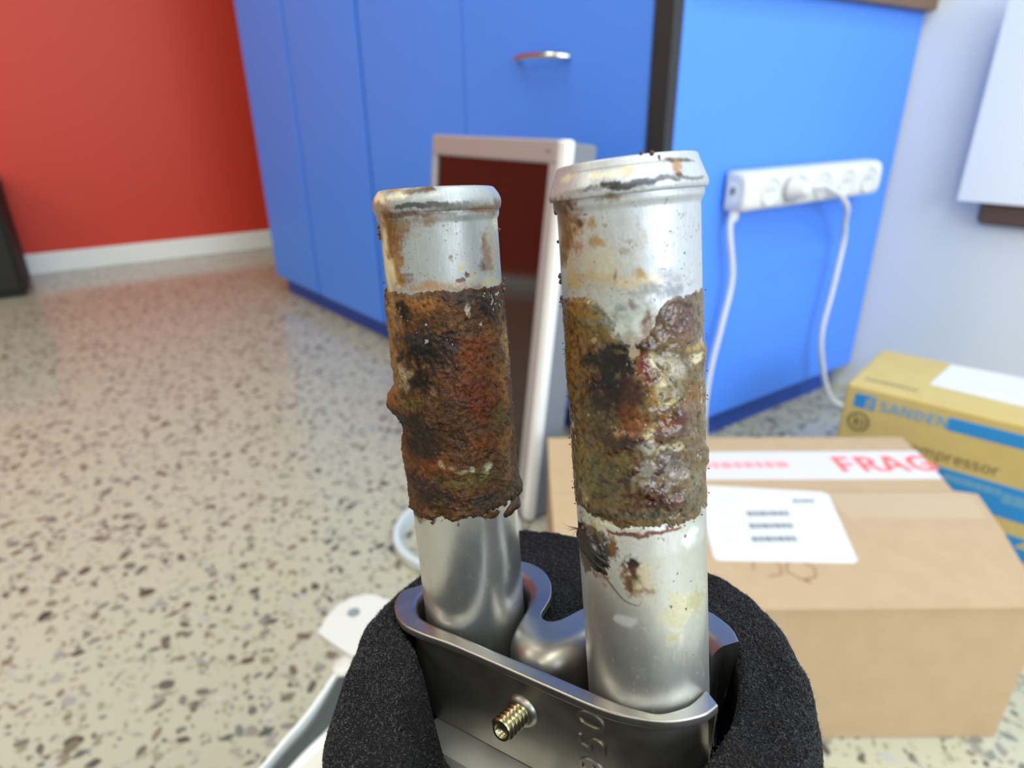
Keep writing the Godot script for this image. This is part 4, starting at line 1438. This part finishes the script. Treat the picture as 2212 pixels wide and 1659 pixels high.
func make_clamp(o: Node3D) -> void:
	# wall x, z, flange tip x, z and the roll between them, from the open front end round the left pipe to the open back end
	var ctrl := [[27.9, 1.0, 30.4, 3.0, 1.0], [26.9, 5.2, 29.2, 6.0, 1.0], [23.8, 8.9, 25.4, 9.7, 1.0], [20.0, 9.9, 20.4, 11.7, 1.0], [15.6, 10.1, 15.7, 12.5, 1.0], [8.0, 10.1, 7.9, 12.6, 1.0], [1.0, 10.15, 1.2, 12.6, 1.0], [-6.0, 10.2, -6.0, 12.6, 1.0], [-13.0, 10.2, -13.0, 12.7, 1.0], [-19.0, 10.3, -19.6, 13.2, 1.0], [-23.6, 9.6, -24.9, 12.7, 1.1], [-27.2, 6.6, -29.7, 9.8, 1.3], [-28.3, 3.0, -32.3, 5.6, 1.5], [-28.2, -0.5, -30.6, 1.8, 1.5], [-27.3, -4.2, -29.2, -3.4, 1.2], [-24.6, -8.4, -26.6, -10.2, 1.4], [-20.8, -10.9, -21.9, -14.2, 2.0], [-17.2, -11.2, -17.0, -15.9, 2.4], [-13.6, -10.2, -12.4, -15.2, 2.4], [-10.4, -7.8, -8.4, -12.3, 2.4], [-8.2, -4.0, -5.6, -8.2, 2.6], [-7.4, 0.0, -4.6, -4.8, 3.2], [-6.6, 3.4, -4.0, -2.5, 4.2], [-4.0, 6.2, -2.8, -1.4, 5.0], [-0.6, 7.0, -1.3, -1.5, 5.0], [2.8, 6.0, 0.0, -3.0, 5.0], [5.4, 2.4, 0.9, -5.6, 4.6], [6.8, -2.6, 1.9, -8.2, 4.0], [8.0, -7.0, 4.2, -11.5, 3.6], [11.0, -10.6, 8.4, -15.4, 3.2], [15.0, -12.4, 14.0, -18.0, 3.0], [19.6, -12.6, 20.4, -18.4, 3.0], [23.4, -11.0, 25.8, -15.9, 3.0], [25.4, -9.2, 28.6, -12.6, 3.0]]
	var walls := []
	var tips := []
	for p in ctrl:
		walls.append(Vector3(p[0], p[4], p[1]))
		tips.append(Vector3(p[2], 0, p[3]))
	var wall_path := smooth_path(walls, 7)
	var tip_path := smooth_path(tips, 7)
	var n := wall_path.size()
	var pts := PackedVector3Array()
	var prof_size := 0
	for k in n:
		var wall := Vector3(wall_path[k].x, 0, wall_path[k].z)
		var out := tip_path[k] - wall
		var tip := out.length()
		out /= tip
		var inn := -0.5
		var roll := minf(wall_path[k].y, tip - 0.8)
		var sink := 0.12 * (roll - 1.0)
		var prof := []
		prof.append(Vector2(inn, -20.0))
		prof.append(Vector2(inn, -14.0))
		prof.append(Vector2(inn, -9.0))
		for j in 11:
			var a := PI / 2 * j / 10.0
			prof.append(Vector2(inn + roll * (1 - cos(a)), -sink - roll * 1.1 * (1 - sin(a))))
		prof.append(Vector2(tip - 0.36, -0.02))
		prof.append(Vector2(tip - 0.12, -0.07))
		prof.append(Vector2(tip, -0.3))
		prof.append(Vector2(tip, -1.25))
		prof.append(Vector2(tip - 0.1, -1.45))
		prof.append(Vector2(tip - 0.35, -1.55))
		var r2 := maxf(roll - 1.0, 0.45)
		for j in 5:
			var a := PI / 2 * (1.0 - j / 4.0)
			prof.append(Vector2(0.7 + r2 * (1 - cos(a)), -sink - 1.55 - r2 * (1 - sin(a))))
		prof.append(Vector2(0.7, -9.0))
		prof.append(Vector2(0.7, -14.0))
		prof.append(Vector2(0.7, -20.0))
		prof_size = prof.size()
		for q in prof:
			pts.append((wall + out * q.x + Vector3(0, q.y, 0)) * MM)
	var c := part("clamp_plate", sheet(n, prof_size, pts, true, Vector3.ZERO, PackedColorArray(), PackedVector2Array(), true), mat.steel, o, Vector3.ZERO, Vector3.ZERO, "flanged steel clamp plate around both pipes")
	# threaded stud standing out of the plate's front
	var rows := 120
	var sides := 28
	var stud := PackedVector3Array()
	for r in rows:
		var y := 6.2 * r / (rows - 1)
		for k in sides:
			var a := TAU * k / sides
			var ph := fposmod(y / 0.95 - a / TAU, 1.0)
			var rr := 1.8 + 0.3 * (1.0 - absf(ph * 2.0 - 1.0) * 2.0)
			if y > 5.8:
				rr = minf(rr, 1.95 - (y - 5.8) * 0.6)
			stud.append(Vector3(rr * cos(a), y, rr * sin(a)) * MM)
	for q in [[1.35, 6.22], [1.2, 6.1], [1.0, 5.2], [0.0, 5.2]]:
		for k in sides:
			var a := TAU * k / sides
			stud.append(Vector3(q[0] * cos(a), q[1], q[0] * sin(a)) * MM)
	part("threaded_stud", sheet(rows + 4, sides, stud), mat.zinc, c, Vector3(0.4, -9.0, 10.6) * MM, Vector3(84, 0, 0), "yellowish threaded stud")
	part("stud_collar", lathe([Vector2(0, 0.9) * MM, Vector2(1.9, 0.9) * MM, Vector2(2.5, 0.7) * MM, Vector2(3.0, 0.1) * MM, Vector2(3.1, -0.6) * MM], 32), mat.steel, c, Vector3(0.4, -9.0, 10.9) * MM, Vector3(90, 0, 0))
	var k := 0
	for ch in ["9", "5", "0"]:
		var turned := Basis(Vector3.UP, deg_to_rad(0)) * Basis(Vector3(0, 0, 1), deg_to_rad(90))
		var g := part("stamped_digit", text_mesh(ch, 3.5 * MM, 0.24 * MM, false), mat.engraved, c)
		g.transform = Transform3D(turned, Vector3(13.6, -13.6 + 4.4 * k, 10.92) * MM)
		k += 1


func outline(ctrl: Array, per := 8) -> PackedVector2Array:
	var out := PackedVector2Array()
	var n := ctrl.size()
	for k in n:
		var p0: Vector2 = ctrl[(k + n - 1) % n]
		var p1: Vector2 = ctrl[k]
		var p2: Vector2 = ctrl[(k + 1) % n]
		var p3: Vector2 = ctrl[(k + 2) % n]
		for j in per:
			out.append(p1.cubic_interpolate(p2, p0, p3, float(j) / per))
	return out


func reach(poly: PackedVector2Array, from: Vector2, dir: Vector2) -> float:
	var best := 0.0
	for k in poly.size():
		var hit = Geometry2D.segment_intersects_segment(from, from + dir * 200.0, poly[k], poly[(k + 1) % poly.size()])
		if hit != null:
			best = maxf(best, from.distance_to(hit))
	return best


func make_foam(o: Node3D) -> void:
	var outer := outline([Vector2(-38, 1), Vector2(-35, 12.5), Vector2(-28.5, 23), Vector2(-21.5, 32.5), Vector2(-14, 39.5), Vector2(0, 46), Vector2(16, 46), Vector2(32, 38), Vector2(41, 22), Vector2(44.5, 5), Vector2(41.5, -8.5), Vector2(36.4, -19.3), Vector2(27.4, -30), Vector2(14.8, -37.5), Vector2(0, -38), Vector2(-16, -36.4), Vector2(-30, -32.5), Vector2(-36.5, -20), Vector2(-38.5, -8)])
	var inner := outline([Vector2(31.5, 1), Vector2(29, 8), Vector2(20, 16), Vector2(2, 21), Vector2(-9, 20), Vector2(-19, 14.5), Vector2(-29.5, 9.5), Vector2(-32, 2.5), Vector2(-30.5, -4), Vector2(-25.5, -11), Vector2(-18, -14.5), Vector2(-11, -12.8), Vector2(-7, -7), Vector2(-4, -2.0), Vector2(-1, -1.2), Vector2(2, -4), Vector2(5.5, -10), Vector2(10, -14.5), Vector2(17, -17), Vector2(25, -15.5), Vector2(29.5, -9)])
	var c := Vector2(-1, 5)
	var na := int(300 * DETAIL)
	var across := int(90 * DETAIL)
	var cols := 0
	var pts := PackedVector3Array()
	var n1 := noise(FastNoiseLite.TYPE_SIMPLEX_SMOOTH, 0.7, 4, 401)
	var n2 := noise(FastNoiseLite.TYPE_SIMPLEX_SMOOTH, 0.08, 2, 402)
	for i in na:
		var a := TAU * i / na
		var dir := Vector2(cos(a), sin(a))
		var ri := reach(inner, c, dir)
		var ro := reach(outer, c, dir)
		var row := []
		var first := 0.0
		for j in across + 1:
			var t := float(j) / across
			t = 1.0 - pow(1.0 - t, 1.6)
			var r := lerpf(ri, ro, t)
			var p := c + dir * r
			var d := (ro - r) * 0.85
			var dip := smoothstep(9.5, 16.0, d) * smoothstep(-3.0, 9.0, p.y)
			var y := -3.0 - 13.0 * dip
			var e := 2.6 - minf(d, 2.6)
			y -= 2.6 - sqrt(maxf(0.0, 2.6 * 2.6 - e * e))
			var g := minf(r - ri, 1.6)
			y -= (1.6 - g) * (1.6 - g) * 0.5
			y += 0.35 * n1.get_noise_2d(p.x, p.y) + 0.9 * n2.get_noise_2d(p.x, p.y)
			if j == 0:
				first = y
				row.append(Vector3(p.x, y - 26.0, p.y))
				row.append(Vector3(p.x, y - 10.0, p.y))
				row.append(Vector3(p.x, y - 2.0, p.y))
			row.append(Vector3(p.x, y, p.y))
		var rim := c + dir * ro
		for q in [[0.15, -8.0], [0.3, -10.5], [0.4, -14.0], [0.3, -18.0], [0.5, -24.0], [0.3, -32.0], [0.0, -44.0]]:
			var w: float = q[0] + 0.3 * n1.get_noise_3d(rim.x, q[1], rim.y)
			row.append(Vector3(rim.x + dir.x * w, q[1], rim.y + dir.y * w))
		row.append(Vector3(c.x + dir.x * 20, -44.0, c.y + dir.y * 20))
		cols = row.size()
		for p in row:
			pts.append(p * MM)
	# rows run round the ring: close it by repeating the first
	for k in cols:
		pts.append(pts[k])
	var foam := part("foam_seal", sheet(na + 1, cols, pts, false, Vector3.UP), mat.foam, o, Vector3.ZERO, Vector3.ZERO, "thick black felted foam seal")
	# fuzz on the foam
	var hair := begin()
	face(hair, [Vector3(-0.03, 0, 0), Vector3(0.03, 0, 0), Vector3(0.0, 1.0, 0.1)], Vector3(0, 0, 1))
	face(hair, [Vector3(0, 0, -0.03), Vector3(0, 0, 0.03), Vector3(0.0, 1.0, 0.1)], Vector3(1, 0, 0))
	var many := MultiMesh.new()
	many.transform_format = MultiMesh.TRANSFORM_3D
	many.mesh = hair.commit()
	rng.seed = 77
	var spots := []
	for k in 22000:
		var i := rng.randi() % na
		var j := 4 + rng.randi() % (cols - 9)
		spots.append(pts[i * cols + j].lerp(pts[(i + 1) * cols + j], rng.randf()))
	many.instance_count = spots.size()
	for k in spots.size():
		var b := Basis.from_euler(Vector3(rng.randf_range(-1.3, 1.3), rng.randf() * TAU, rng.randf_range(-1.3, 1.3))) * Basis.from_scale(Vector3(1, rng.randf_range(0.2, 0.7), 1))
		many.set_instance_transform(k, Transform3D(b.scaled(Vector3.ONE * MM), spots[k]))
	var fuzz := MultiMeshInstance3D.new()
	fuzz.name = "fuzz"
	fuzz.multimesh = many
	fuzz.material_override = plain(rgb(96, 94, 98), 0.4)
	fuzz.set_meta("kind", "stuff")
	foam.add_child(fuzz)
